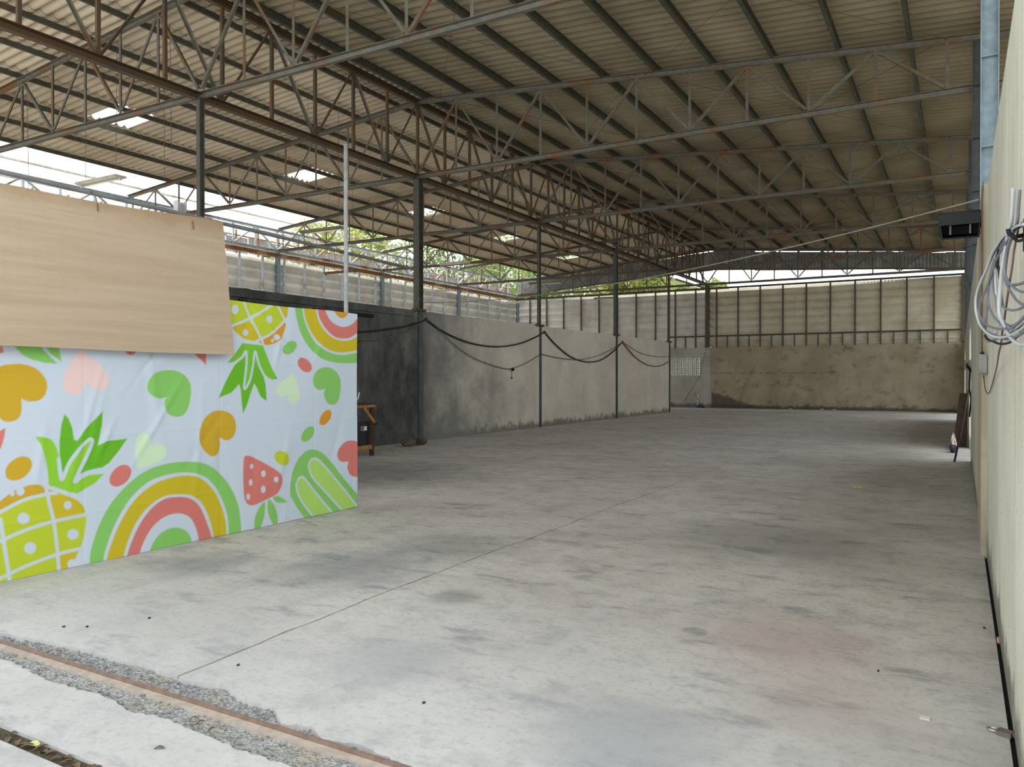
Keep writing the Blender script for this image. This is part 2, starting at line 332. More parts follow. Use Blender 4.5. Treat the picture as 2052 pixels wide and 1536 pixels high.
PRINT=[
('f','O',1,[2.886,1.371,2.912,1.484,2.991,1.556,3.073,1.572,3.157,1.57,3.243,1.537,3.304,1.47,3.319,1.41,3.301,1.342,3.257,1.305,3.199,1.298,3.157,1.308,3.134,1.317,3.136,1.25,3.122,1.192,3.087,1.164,3.032,1.158,2.991,1.183,2.938,1.256]),
('f','G',0,[3.045,1.76,3.094,1.696,3.143,1.639,3.214,1.604,3.309,1.583,3.399,1.577,3.294,1.68,3.243,1.768]),
('f','G',0,[3.257,1.769,3.309,1.704,3.346,1.652,3.426,1.593,3.414,1.692,3.406,1.776]),
('f','p',1,[3.573,1.697,3.538,1.657,3.476,1.547,3.44,1.47,3.434,1.408,3.46,1.362,3.507,1.34,3.562,1.345,3.594,1.376,3.61,1.423,3.622,1.443,3.651,1.406,3.692,1.377,3.742,1.373,3.793,1.405,3.81,1.454,3.793,1.51,3.725,1.582,3.643,1.652]),
('f','P',1,[4.054,1.712,4.049,1.693,4.034,1.678,4.014,1.669,3.992,1.668,3.971,1.676,3.958,1.691,3.953,1.709,3.958,1.728,3.971,1.743,3.992,1.752,4.014,1.753,4.034,1.746,4.049,1.731]),
('f','P',0,[4.607,1.703,4.749,1.704,4.746,1.586]),
('f','P',0,[2.951,1.698,3.007,1.7,3.016,1.657,2.965,1.635]),
('f','P',0,[2.912,1.059,3.025,1.116,3.016,1.052,2.991,0.97,2.925,0.944]),
('f','G',1,[4.159,1.402,4.178,1.47,4.235,1.521,4.322,1.542,4.422,1.54,4.513,1.505,4.576,1.434,4.588,1.362,4.576,1.272,4.544,1.184,4.493,1.141,4.432,1.135,4.372,1.155,4.332,1.2,4.318,1.253,4.326,1.287,4.338,1.308,4.274,1.301,4.207,1.324,4.169,1.359]),
('f','O',1,[4.666,0.944,4.681,1.025,4.736,1.113,4.823,1.164,4.913,1.17,5.005,1.144,5.064,1.089,5.083,1.012,5.064,0.937,5.005,0.893,4.948,0.894,4.898,0.916,4.902,0.863,4.891,0.799,4.846,0.756,4.79,0.761,4.725,0.812,4.681,0.879]),
('f','g',1,[4.063,0.72,4.054,0.783,4.043,0.884,4.057,0.967,4.094,1.012,4.14,1.009,4.174,0.968,4.188,0.924,4.191,0.902,4.254,0.911,4.313,0.889,4.336,0.844,4.313,0.794,4.245,0.757,4.15,0.732]),
('f','g',1,[5.589,1.388,5.576,1.338,5.616,1.297,5.669,1.29,5.718,1.311,5.729,1.264,5.765,1.228,5.834,1.224,5.877,1.26,5.882,1.323,5.849,1.427,5.809,1.518,5.71,1.469,5.629,1.428]),
('f','G',1,[6.079,1.447,6.109,1.522,6.199,1.576,6.321,1.584,6.447,1.535,6.511,1.446,6.511,1.335,6.479,1.224,6.415,1.182,6.321,1.189,6.26,1.252,6.244,1.317,6.269,1.354,6.184,1.344,6.109,1.373]),
('f','G',1,[5.847,1.843,5.859,1.818,5.85,1.788,5.823,1.757,5.783,1.733,5.738,1.719,5.697,1.72,5.668,1.733,5.657,1.757,5.665,1.788,5.691,1.818,5.73,1.842,5.775,1.856,5.817,1.857]),
('f','P',1,[6.041,1.543,6.006,1.533,5.963,1.538,5.92,1.557,5.885,1.587,5.867,1.621,5.866,1.652,5.885,1.676,5.919,1.686,5.962,1.681,6.005,1.662,6.041,1.633,6.06,1.598,6.06,1.566]),
('f','R',1,[6.344,1.121,6.364,1.1,6.366,1.068,6.349,1.031,6.316,0.998,6.275,0.974,6.234,0.964,6.2,0.97,6.181,0.991,6.179,1.023,6.196,1.059,6.228,1.092,6.268,1.116,6.31,1.127]),
('f','G',1,[6.082,0.955,6.101,0.932,6.099,0.899,6.079,0.864,6.044,0.834,6,0.814,5.958,0.808,5.925,0.818,5.907,0.841,5.908,0.873,5.928,0.907,5.963,0.937,6.005,0.958,6.048,0.964]),
('f','L',1,[5.719,0.604,5.685,0.593,5.642,0.597,5.6,0.615,5.567,0.644,5.548,0.677,5.548,0.709,5.567,0.732,5.6,0.744,5.643,0.74,5.685,0.723,5.719,0.694,5.738,0.66,5.738,0.628]),
('f','O',1,[3.193,0.875,3.204,0.842,3.196,0.804,3.171,0.768,3.134,0.742,3.093,0.732,3.056,0.737,3.03,0.758,3.02,0.791,3.027,0.828,3.051,0.863,3.087,0.889,3.128,0.901,3.165,0.896]),
('f','P',1,[3.989,0.745,4.004,0.714,4,0.677,3.978,0.639,3.942,0.61,3.9,0.595,3.86,0.596,3.83,0.613,3.815,0.643,3.819,0.68,3.841,0.716,3.876,0.746,3.917,0.762,3.958,0.762]),
('f','P',1,[6.457,0.627,6.495,0.702,6.593,0.762,6.692,0.77,6.804,0.747,6.88,0.683,6.88,0.383,6.804,0.352,6.726,0.361,6.659,0.395,6.616,0.468,6.632,0.533,6.544,0.542,6.486,0.569]),
('f','P',1,[5.19,0.726,5.269,0.714,5.445,0.625,5.602,0.529,5.648,0.453,5.629,0.374,5.562,0.311,5.445,0.277,5.294,0.243,5.232,0.252,5.183,0.303,5.166,0.411,5.164,0.584,5.171,0.689]),
('f','W',1,[5.291,0.618,5.289,0.608,5.283,0.6,5.274,0.597,5.264,0.598,5.255,0.603,5.249,0.612,5.247,0.622,5.249,0.632,5.255,0.64,5.264,0.643,5.274,0.642,5.283,0.637,5.289,0.628]),
('f','W',1,[5.435,0.532,5.432,0.519,5.424,0.509,5.413,0.504,5.401,0.505,5.389,0.513,5.382,0.524,5.379,0.538,5.382,0.552,5.389,0.562,5.401,0.567,5.413,0.566,5.424,0.558,5.432,0.546]),
('f','W',1,[5.592,0.459,5.589,0.447,5.581,0.438,5.569,0.434,5.556,0.436,5.544,0.443,5.536,0.453,5.534,0.466,5.536,0.478,5.544,0.486,5.556,0.491,5.569,0.489,5.581,0.482,5.589,0.472]),
('f','W',1,[5.279,0.463,5.276,0.45,5.27,0.44,5.261,0.435,5.252,0.436,5.243,0.443,5.237,0.455,5.234,0.468,5.237,0.482,5.243,0.492,5.252,0.497,5.261,0.496,5.27,0.489,5.276,0.477]),
('f','W',1,[5.43,0.378,5.427,0.363,5.419,0.352,5.408,0.346,5.395,0.348,5.384,0.356,5.377,0.369,5.374,0.385,5.377,0.4,5.384,0.412,5.395,0.417,5.408,0.416,5.419,0.407,5.427,0.394]),
('f','W',1,[5.244,0.329,5.242,0.316,5.236,0.306,5.227,0.301,5.217,0.303,5.208,0.31,5.202,0.322,5.2,0.335,5.202,0.348,5.208,0.358,5.217,0.363,5.227,0.362,5.236,0.355,5.242,0.343]),
('f','G',1,[5.42,0.257,5.356,0.21,5.299,0.121,5.299,0.004,5.356,0.004,5.407,0.084,5.425,0.181]),
('f','G',1,[5.471,0.278,5.458,0.176,5.484,0.092,5.549,0.002,5.589,0.005,5.589,0.096,5.544,0.203]),
('f','G',1,[5.523,0.291,5.602,0.286,5.696,0.237,5.724,0.215,5.629,0.216,5.562,0.241]),
('f','G',0,[5.642,-0.003,5.765,0.001,5.798,-0.014,5.765,-0.075,5.656,-0.057]),
('f','G',1,[3.63,-0.138,3.643,0.001,3.659,0.122,3.725,0.301,3.827,0.463,3.985,0.607,4.15,0.698,4.342,0.736,4.544,0.732,4.736,0.693,4.891,0.594,5.017,0.448,5.099,0.286,5.128,0.128,5.135,-0.007,5.14,-0.18]),
('f','W',1,[3.742,-0.135,3.755,0.007,3.793,0.145,3.879,0.325,4.003,0.488,4.169,0.602,4.362,0.641,4.544,0.636,4.714,0.585,4.846,0.469,4.936,0.308,4.982,0.151,4.989,-0.001,4.994,-0.171]),
('f','Y',1,[3.767,-0.14,3.781,0.002,3.827,0.138,3.914,0.311,4.039,0.467,4.207,0.572,4.382,0.609,4.544,0.609,4.692,0.564,4.823,0.444,4.909,0.293,4.955,0.137,4.964,-0.005,4.968,-0.175]),
('f','W',1,[3.912,-0.148,3.926,-0.003,3.967,0.129,4.039,0.266,4.15,0.384,4.283,0.451,4.422,0.459,4.586,0.425,4.703,0.332,4.779,0.183,4.823,0.001,4.828,-0.166]),
('f','P',1,[3.944,-0.147,3.958,-0.001,4.003,0.123,4.076,0.252,4.178,0.363,4.303,0.431,4.422,0.436,4.565,0.405,4.671,0.318,4.746,0.17,4.806,-0.005,4.81,-0.172]),
('f','W',1,[4.055,-0.155,4.07,-0.007,4.122,0.118,4.207,0.222,4.322,0.281,4.442,0.289,4.544,0.252,4.607,0.183,4.649,0.077,4.66,-0.006,4.664,-0.17]),
('f','G',1,[4.154,-0.142,4.169,0.007,4.207,0.085,4.283,0.149,4.382,0.172,4.483,0.15,4.555,0.094,4.586,0.016,4.59,-0.146]),
('f','G',1,[5.823,2.328,5.829,2.205,5.863,2.072,5.934,1.909,6.064,1.766,6.229,1.674,6.415,1.638,6.609,1.633,6.793,1.647,6.985,1.673,6.985,2.401]),
('f','W',1,[5.936,2.328,5.942,2.203,5.968,2.079,6.05,1.925,6.168,1.812,6.352,1.742,6.544,1.725,6.793,1.761,6.985,1.79,6.985,2.401]),
('f','Y',1,[5.957,2.33,5.962,2.205,5.991,2.08,6.079,1.937,6.199,1.831,6.368,1.765,6.544,1.754,6.793,1.789,6.985,1.818,6.985,2.401]),
('f','W',1,[6.132,2.336,6.138,2.208,6.168,2.092,6.26,1.978,6.384,1.908,6.544,1.882,6.675,1.898,6.793,1.94,6.985,1.972,6.985,2.401]),
('f','P',1,[6.156,2.334,6.162,2.205,6.199,2.094,6.29,1.991,6.415,1.92,6.544,1.908,6.675,1.928,6.793,1.981,6.985,2.014,6.985,2.401]),
('f','W',1,[6.272,2.337,6.278,2.208,6.306,2.144,6.384,2.073,6.511,2.036,6.626,2.049,6.726,2.094,6.793,2.144,6.985,2.18,6.985,2.401]),
('f','R',1,[6.4,2.239,6.422,2.185,6.473,2.145,6.531,2.131,6.593,2.153,6.632,2.201,6.632,2.257]),
('f','L',1,[4.913,2.216,5.394,2.249,5.716,2.226,5.732,2.146,5.71,2.021,5.677,1.938,5.616,1.854,5.497,1.813,5.369,1.827,5.244,1.838,5.147,1.863,5.064,1.916,4.982,2.015]),
('f','Y',1,[5.04,1.958,5.147,1.997,5.281,1.986,5.394,1.844,5.244,1.838,5.147,1.863,5.064,1.916]),
('f','Y',0,[5.597,2.217,5.737,2.212,5.726,2.08,5.683,2.081]),
('f','R',1,[5.356,1.833,5.42,1.806,5.51,1.811,5.616,1.854,5.683,1.958,5.699,2.045,5.576,1.959,5.445,1.876]),
('f','W',1,[5.621,1.888,5.617,1.875,5.606,1.864,5.59,1.857,5.572,1.857,5.556,1.862,5.545,1.872,5.541,1.885,5.545,1.898,5.556,1.909,5.572,1.915,5.59,1.916,5.606,1.911,5.617,1.901]),
('f','W',1,[5.549,1.851,5.547,1.844,5.541,1.838,5.533,1.834,5.524,1.834,5.515,1.837,5.509,1.842,5.507,1.849,5.509,1.856,5.515,1.862,5.524,1.865,5.533,1.866,5.541,1.863,5.547,1.858]),
('f','W',1,[5.746,2.054,5.743,2.043,5.737,2.034,5.729,2.029,5.719,2.029,5.71,2.033,5.704,2.041,5.702,2.051,5.704,2.062,5.71,2.071,5.719,2.076,5.729,2.077,5.737,2.073,5.743,2.065]),
('s','W',0.026,[5.135,2.274,5.244,2.071,5.407,1.821]),
('s','W',0.026,[4.982,1.94,5.244,2.048,5.576,2.235]),
('s','W',0.026,[5.318,1.831,5.523,1.926,5.737,2.095]),
('s','W',0.026,[5.576,2.245,5.71,2.042]),
('f','W',1,[5.109,2.119,5.105,2.1,5.094,2.083,5.077,2.074,5.06,2.073,5.044,2.08,5.033,2.094,5.029,2.113,5.033,2.132,5.044,2.148,5.06,2.158,5.077,2.159,5.094,2.152,5.105,2.138]),
('f','W',1,[5.528,2.06,5.524,2.043,5.513,2.028,5.496,2.019,5.477,2.018,5.461,2.025,5.449,2.038,5.445,2.055,5.449,2.073,5.461,2.087,5.477,2.096,5.496,2.097,5.513,2.091,5.524,2.078]),
('f','W',1,[5.227,1.909,5.224,1.894,5.214,1.883,5.2,1.876,5.185,1.875,5.172,1.881,5.162,1.891,5.159,1.905,5.162,1.92,5.172,1.932,5.185,1.939,5.2,1.94,5.214,1.934,5.224,1.923]),
('f','d',0,[5.159,1.806,5.407,1.795,5.471,1.668,5.536,1.549,5.597,1.469,5.523,1.459,5.445,1.499,5.394,1.558,5.44,1.409,5.453,1.25,5.381,1.291,5.331,1.381,5.299,1.426,5.256,1.333,5.22,1.237,5.166,1.136,5.147,1.258,5.135,1.373,5.116,1.416,5.029,1.337,4.886,1.289,4.936,1.394,5.005,1.507,5.064,1.583,5.135,1.665,5.052,1.621,4.982,1.614,5.064,1.697]),
('f','D',0,[5.064,1.593,5.147,1.651,5.2,1.691,5.181,1.363,5.232,1.411,5.299,1.645,5.331,1.606,5.394,1.548,5.44,1.409,5.453,1.25,5.381,1.291,5.331,1.381,5.299,1.426,5.256,1.333,5.22,1.237,5.166,1.136,5.147,1.258,5.135,1.373,5.116,1.416,5.029,1.337,4.886,1.289,4.936,1.394,5.005,1.507]),
('s','W',0.024,[5.029,1.598,5.147,1.665,5.2,1.724,5.2,1.585,5.178,1.373,5.244,1.45,5.281,1.586,5.308,1.731,5.356,1.607,5.414,1.513]),
('f','L',1,[2.834,0.406,2.886,0.524,2.991,0.587,3.073,0.641,3.171,0.658,3.272,0.653,3.361,0.619,3.452,0.577,3.546,0.526,3.602,0.463,3.622,0.381,3.61,0.273,3.586,0.183,3.538,0.09,3.468,0.004,3.437,-0.158,2.834,-0.029]),
('f','O',1,[2.912,0.548,2.991,0.601,3.073,0.656,3.15,0.678,3.199,0.687,3.272,0.672,3.301,0.612,3.143,0.591,2.991,0.537]),
('f','Y',0,[3.325,0.586,3.452,0.574,3.546,0.526,3.602,0.463,3.618,0.409,3.364,0.402]),
('f','Y',0,[3.406,0.121,3.557,0.138,3.53,0.069,3.468,0.004,3.422,-0.047]),
('f','O',0,[3.309,0.644,3.399,0.605,3.319,0.603]),
('s','W',0.026,[2.912,0.492,2.991,0.522,3.143,0.581,3.309,0.603,3.383,0.604]),
('s','W',0.026,[2.912,0.293,2.991,0.314,3.171,0.363,3.361,0.391,3.635,0.406]),
('s','W',0.026,[2.912,0.038,2.991,0.048,3.171,0.097,3.391,0.135,3.578,0.145]),
('s','W',0.026,[3.304,0.657,3.331,0.532,3.364,0.391,3.391,0.188,3.411,-0.03]),
('s','W',0.026,[2.985,0.466,3.012,0.274,3.039,0.096,3.056,-0.039]),
('f','W',1,[3.185,0.442,3.181,0.424,3.169,0.412,3.152,0.407,3.133,0.41,3.116,0.42,3.105,0.437,3.101,0.455,3.105,0.472,3.116,0.485,3.133,0.49,3.152,0.487,3.169,0.477,3.181,0.46]),
('f','W',1,[3.502,0.493,3.499,0.479,3.49,0.469,3.478,0.465,3.464,0.467,3.452,0.475,3.443,0.487,3.44,0.502,3.443,0.515,3.452,0.525,3.464,0.53,3.478,0.528,3.49,0.52,3.499,0.507]),
('f','W',1,[3.559,0.258,3.555,0.241,3.542,0.229,3.524,0.225,3.505,0.228,3.487,0.239,3.475,0.255,3.471,0.274,3.475,0.29,3.487,0.302,3.505,0.307,3.524,0.304,3.542,0.293,3.555,0.277]),
('f','W',1,[3.235,0.215,3.231,0.197,3.219,0.184,3.202,0.179,3.183,0.183,3.166,0.194,3.154,0.212,3.15,0.231,3.154,0.249,3.166,0.261,3.183,0.266,3.202,0.263,3.219,0.251,3.231,0.234]),
('f','W',1,[3.15,0.646,3.147,0.632,3.139,0.622,3.128,0.617,3.115,0.619,3.104,0.627,3.096,0.639,3.094,0.653,3.096,0.667,3.104,0.677,3.115,0.682,3.128,0.68,3.139,0.673,3.147,0.66]),
('f','W',1,[3.553,0.03,3.548,0.014,3.537,0.004,3.521,-0,3.502,0.004,3.486,0.014,3.475,0.03,3.471,0.047,3.475,0.062,3.486,0.072,3.502,0.076,3.521,0.073,3.537,0.062,3.548,0.047]),
('f','W',1,[3.083,0.637,3.081,0.63,3.076,0.624,3.07,0.622,3.062,0.623,3.056,0.627,3.051,0.633,3.05,0.641,3.051,0.648,3.056,0.654,3.062,0.656,3.07,0.656,3.076,0.651,3.081,0.645]),
('f','l',1,[3.233,1.033,3.294,1.029,3.353,1,3.391,0.921,3.406,0.828,3.422,0.711,3.364,0.661,3.328,0.669,3.316,0.776,3.294,0.883,3.265,0.976]),
('f','D',0,[3.445,1.196,3.476,1.161,3.507,1.082,3.518,0.996,3.546,0.986,3.61,1.076,3.755,1.208,3.75,1.1,3.714,0.939,3.793,0.969,3.974,0.978,3.896,0.88,3.81,0.789,3.717,0.742,3.626,0.728,3.437,0.725,3.409,0.843,3.406,0.996,3.422,1.117]),
('f','l',0,[3.331,0.671,3.422,0.704,3.483,0.813,3.651,0.979,3.659,0.946,3.61,0.824,3.538,0.675,3.643,0.71,3.772,0.708,3.692,0.641,3.546,0.577,3.468,0.603]),
('s','W',0.03,[3.4,0.859,3.425,0.703,3.483,0.82,3.578,0.937,3.646,0.99,3.667,0.965,3.626,0.87,3.578,0.78,3.527,0.673,3.61,0.726,3.734,0.745]),
('f','G',1,[5.759,0.296,5.779,0.479,5.849,0.617,5.962,0.701,6.064,0.721,6.199,0.682,6.352,0.571,6.544,0.374,6.804,0.135,7.02,-0.076,7.02,-0.31,6.229,-0.175,6.05,-0.07,5.877,0.115,5.793,0.23]),
('f','s',1,[5.843,0.379,5.882,0.437,5.948,0.434,6.064,0.321,6.229,0.15,6.415,-0.03,6.609,-0.262,6.29,-0.207,6.109,-0.015,5.934,0.18,5.863,0.293]),
('s','W',0.024,[5.843,0.379,5.882,0.437,5.948,0.434,6.064,0.321,6.229,0.15,6.415,-0.03]),
('s','W',0.024,[6.609,-0.262,6.29,-0.207,6.109,-0.015,5.934,0.18,5.863,0.293,5.843,0.379]),
('f','s',1,[6.02,0.548,6.05,0.609,6.138,0.612,6.26,0.525,6.479,0.315,6.776,0.029,7.02,-0.217,6.743,-0.217,6.544,-0.005,6.29,0.228,6.079,0.426]),
('s','W',0.024,[6.02,0.548,6.05,0.609,6.138,0.612,6.26,0.525,6.479,0.315,6.776,0.029]),
('s','W',0.024,[7.02,-0.217,6.743,-0.217,6.544,-0.005,6.29,0.228,6.079,0.426,6.02,0.548])]
COIL=[
('cable_pale',0.0045,[(0.169,2.817,1.938),(0.156,2.932,1.953),(0.138,3.064,1.957),(0.121,3.181,1.948),(0.101,3.298,1.925),(0.086,3.386,1.881),(0.066,3.488,1.835),(0.054,3.547,1.788),(0.055,3.540,1.730),(0.066,3.488,1.681),(0.080,3.415,1.651),(0.099,3.313,1.627),(0.121,3.181,1.613),(0.142,3.034,1.613),(0.169,2.817,1.628),(0.185,2.587,1.668)]),
('cable_grey',0.0045,[(0.173,2.840,1.948),(0.167,2.899,1.955),(0.148,3.045,1.960),(0.131,3.162,1.961),(0.113,3.279,1.942),(0.097,3.367,1.906),(0.078,3.470,1.858),(0.064,3.543,1.814),(0.059,3.565,1.770),(0.064,3.543,1.719),(0.078,3.470,1.668),(0.092,3.397,1.642),(0.118,3.250,1.620),(0.140,3.104,1.603),(0.160,2.957,1.608),(0.171,2.857,1.618),(0.185,2.587,1.647)]),
('cable_grey',0.0045,[(0.174,2.895,1.948),(0.162,2.997,1.957),(0.140,3.158,1.963),(0.119,3.290,1.943),(0.109,3.349,1.903),(0.096,3.422,1.840),(0.090,3.451,1.778),(0.088,3.466,1.723),(0.085,3.481,1.669),(0.083,3.488,1.636),(0.090,3.451,1.615),(0.099,3.407,1.610),(0.124,3.261,1.617),(0.150,3.085,1.624),(0.174,2.897,1.642),(0.185,2.652,1.668)]),
('cable_pale',0.0068,[(0.149,3.010,2.091),(0.147,3.025,2.024),(0.145,3.040,1.988),(0.139,3.084,1.951),(0.133,3.128,1.905),(0.126,3.171,1.852),(0.122,3.201,1.787),(0.119,3.215,1.721),(0.122,3.201,1.686),(0.131,3.142,1.655),(0.143,3.054,1.613),(0.155,2.966,1.587),(0.170,2.837,1.574),(0.185,2.587,1.577)]),
('cable_grey',0.005,[(0.164,2.955,2.071),(0.161,2.977,2.013),(0.159,2.992,1.975),(0.149,3.065,1.940),(0.141,3.124,1.911),(0.136,3.160,1.863),(0.134,3.168,1.817),(0.141,3.124,1.792),(0.151,3.050,1.779),(0.173,2.877,1.769),(0.185,2.719,1.781)]),
('cable_grey',0.0042,[(0.146,3.005,1.941),(0.135,3.086,1.899),(0.131,3.115,1.844),(0.133,3.100,1.816),(0.142,3.034,1.782),(0.156,2.932,1.752),(0.169,2.817,1.734),(0.184,2.668,1.730)]),
('cable_grey',0.0042,[(0.152,3.016,1.948),(0.140,3.104,1.914),(0.131,3.162,1.863),(0.130,3.170,1.824),(0.136,3.133,1.796),(0.148,3.045,1.751),(0.160,2.957,1.717),(0.171,2.857,1.699),(0.185,2.652,1.684)]),
('cable_grey',0.0042,[(0.146,3.114,1.955),(0.133,3.202,1.916),(0.126,3.246,1.847),(0.126,3.246,1.775),(0.131,3.217,1.724),(0.142,3.144,1.707),(0.158,3.026,1.695),(0.174,2.897,1.696),(0.185,2.685,1.704)]),
('cable_grey',0.0042,[(0.149,3.010,1.951),(0.126,3.171,1.936),(0.105,3.303,1.883),(0.091,3.377,1.807),(0.089,3.391,1.772),(0.094,3.362,1.733),(0.105,3.303,1.697),(0.117,3.230,1.671),(0.131,3.142,1.648),(0.147,3.025,1.636),(0.170,2.837,1.659),(0.184,2.703,1.689)]),
('cable_pale',0.0042,[(0.149,3.065,1.953),(0.128,3.211,1.938),(0.112,3.307,1.918),(0.110,3.321,1.892),(0.111,3.314,1.835),(0.113,3.299,1.780),(0.118,3.270,1.725),(0.123,3.241,1.688),(0.119,3.263,1.655),(0.111,3.314,1.627),(0.103,3.358,1.625)]),
('cable_grey',0.0042,[(0.144,3.020,1.940),(0.116,3.210,1.901),(0.099,3.313,1.850),(0.086,3.386,1.808),(0.072,3.459,1.772),(0.063,3.503,1.731),(0.072,3.459,1.694),(0.091,3.357,1.665),(0.116,3.210,1.645),(0.138,3.064,1.637),(0.158,2.917,1.622),(0.169,2.817,1.616),(0.184,2.668,1.619)]),
('cable_grey',0.0042,[(0.140,3.104,1.941),(0.118,3.250,1.914),(0.105,3.323,1.872),(0.103,3.338,1.817),(0.110,3.294,1.769),(0.115,3.265,1.718),(0.127,3.191,1.675),(0.144,3.074,1.647),(0.160,2.957,1.649),(0.171,2.857,1.663)]),
('cable',0.0042,[(0.083,3.488,1.636),(0.093,3.437,1.618),(0.106,3.363,1.608),(0.124,3.261,1.594),(0.146,3.114,1.593),(0.162,2.997,1.607),(0.174,2.897,1.617),(0.185,2.754,1.638)]),
('cable',0.006,[(0.159,2.937,1.950),(0.149,3.010,1.960),(0.131,3.142,1.951),(0.118,3.223,1.920),(0.114,3.245,1.875),(0.119,3.215,1.851),(0.122,3.201,1.821)]),
('cable',0.005,[(0.151,3.050,1.941),(0.154,3.028,1.928),(0.163,2.962,1.910),(0.173,2.877,1.906),(0.178,2.831,1.916)]),
('cable_brown',0.0035,[(0.165,3.050,1.962),(0.162,3.050,1.940),(0.154,3.050,1.893),(0.149,3.050,1.842),(0.143,3.099,1.783),(0.142,3.271,1.724),(0.141,3.388,1.680),(0.139,3.467,1.648),(0.139,3.568,1.604),(0.144,3.894,1.579),(0.184,5.410,1.508),(0.190,6.785,1.361),(0.168,6.816,1.387),(0.130,5.703,1.489)])]
# ---------------------------------------------------------------- measures of the shed
XR = -10.94; ZB = 6.16; ROW = [8.65+6*k for k in range(6)]; YF = 38.65; XL = -21.9; XE = 1.55
SR, SL = .083, .088
def ztop(x): return 7.90-(SR*(x-XR) if x > XR else SL*(XR-x))   # centre of the trusses' top chord

# ---------------------------------------------------------------- floor
fl = struct('floor')
obj('substrate', MB().box(-30, 1.0, -.3, 1.5, 41, -.022), 'rubble', fl)
def jag(a, b, n, amp, seed):
    r = random.Random(seed); return [(a+(b-a)*i/n, r.uniform(-amp, amp)) for i in range(n+1)]
edge = [(-22.5,2.45),(-4.81,2.42),(-4.45,2.47),(-4.1,2.5),(-3.85,2.5),(-3.59,2.53),(-3.46,2.51)]
def rough(pts, amp, seed, step=.03):
    r = random.Random(seed); o = []
    for (x0,y0),(x1,y1) in zip(pts, pts[1:]):
        n = max(1, min(60, int(math.hypot(x1-x0, y1-y0)/step)))
        for i in range(n):
            k = i/n; o.append((x0+(x1-x0)*k+r.uniform(-amp,amp)*(0<i), y0+(y1-y0)*k+r.uniform(-amp,amp)*(0<i)))
    return o+[pts[-1]]
def jointx(y): return -3.43+(.10*max(0, (4.2-y)/1.7)**1.5 if y < 4.2 else 0)+(.014*math.sin(y*2.1)+.006*math.sin(y*7.3)+.004*math.sin(y*17))*(1 if y < 9 else .4)+.02*math.exp(-((y-4.9)/.25)**2)
ys = [2.51, 2.7]+[2.8+.12*i for i in range(60)]+[10.2+.8*i for i in range(35)]+[YF-.0]
r_ = random.Random(3)
jl = [(jointx(y)-.005-abs(r_.gauss(0,.005)), y) for y in ys]; jr = [(jointx(y)+.005+abs(r_.gauss(0,.005)), y) for y in ys]
left = rough(edge, .012, 5)[:-1]+jl+[(-22.5, YF)]
obj('slab', MB().prism(left, -.09, 0), 'floor', fl)
edge2 = rough([jr[0],(-3.3,2.47),(-3.05,2.55),(-2.95,2.5),(-2.8,2.47),(-2.66,2.49),(-2.5,2.38),(-2.38,2.43),(-2.25,2.36),(-2.1,2.40),(-1.8,2.36),(.182,2.36)], .01, 6)
right = edge2+[(.182, YF)]+jr[:0:-1]
obj('slab', MB().prism(right, -.09, 0), 'floor', fl)
apron = rough([(2.2,2.19),(-1.6,2.16),(-2.41,2.13),(-2.7,2.15),(-2.98,2.17),(-3.2,2.14),(-3.45,2.18),(-3.8,2.16),(-4.2,2.2),(-9,2.2)], .012, 8, .035)
obj('slab', MB().prism(apron+[(-9,1.785),(2.2,1.785)], -.09, -.004), 'floor', fl)
obj('slab', MB().prism([(-9,1.715),(2.2,1.715),(2.2,-14),(-9,-14)], -.09, -.012), 'floor', fl)
obj('groove_soil', MB().box(-9, 1.712, -.06, 2.2, 1.788, -.0195), 'soil', fl)
obj('joint_shade', MB().beam((-3.43,2.75,-.02),(-3.43,YF,-.02), rect_prof(.12,.02)).beam((-3.38,2.55,-.02),(-3.42,2.8,-.02), rect_prof(.1,.019)), 'soil', fl)  # dark strip stands in for the shade down in the floor joint
g = MB().box(-120, -60, -.5, 120, 160, -.32); obj('ground', g, 'grass', None, kind='structure')
obj('yard_and_bounce_strip', MB().box(-60, -60, -.31, 60, 1.0, -.1)  .box(-26, 1.0, -.31, -22.6, 60, -.1), 'floor', None, kind='structure')  # second box: unseen pale strip added left of the shed to bounce light
# the gate track and the loose stone along it
tr = thing('gate_track', (-4.5, 2.335, -.03), 'rusty steel gate track set in broken concrete at the doorway', 'rail')
obj('rail_flange', MB().beam((-9,2.318,-.017),(.15,2.318,-.017), rect_prof(.042,.014)), 'raildust', tr)
obj('rail_head', MB().beam((-9,2.348,-.004),(.15,2.348,-.004), [(-.009,-.02),(.009,-.02),(.007,.008),(-.005,.010)]), 'railsteel', tr)
gm = MB(); rr = random.Random(21)
for i in range(2600):
    x = rr.uniform(-5.3, -1.2); f = rr.random()
    y = 2.36+rr.random()*.14 if f < .68 else 2.16+rr.random()**1.3*.155
    s = rr.uniform(.002, .0075)*(1.9 if rr.random() < .05 else 1)
    gm.blob((x, y, -.022+s*.45), (s, s*rr.uniform(.6,1.1), s*.8), i, .3, 3, 5)
obj('gravel', gm, 'stone', None, kind='stuff', label='crushed grey stone in the broken strip beside the gate track', category='gravel')
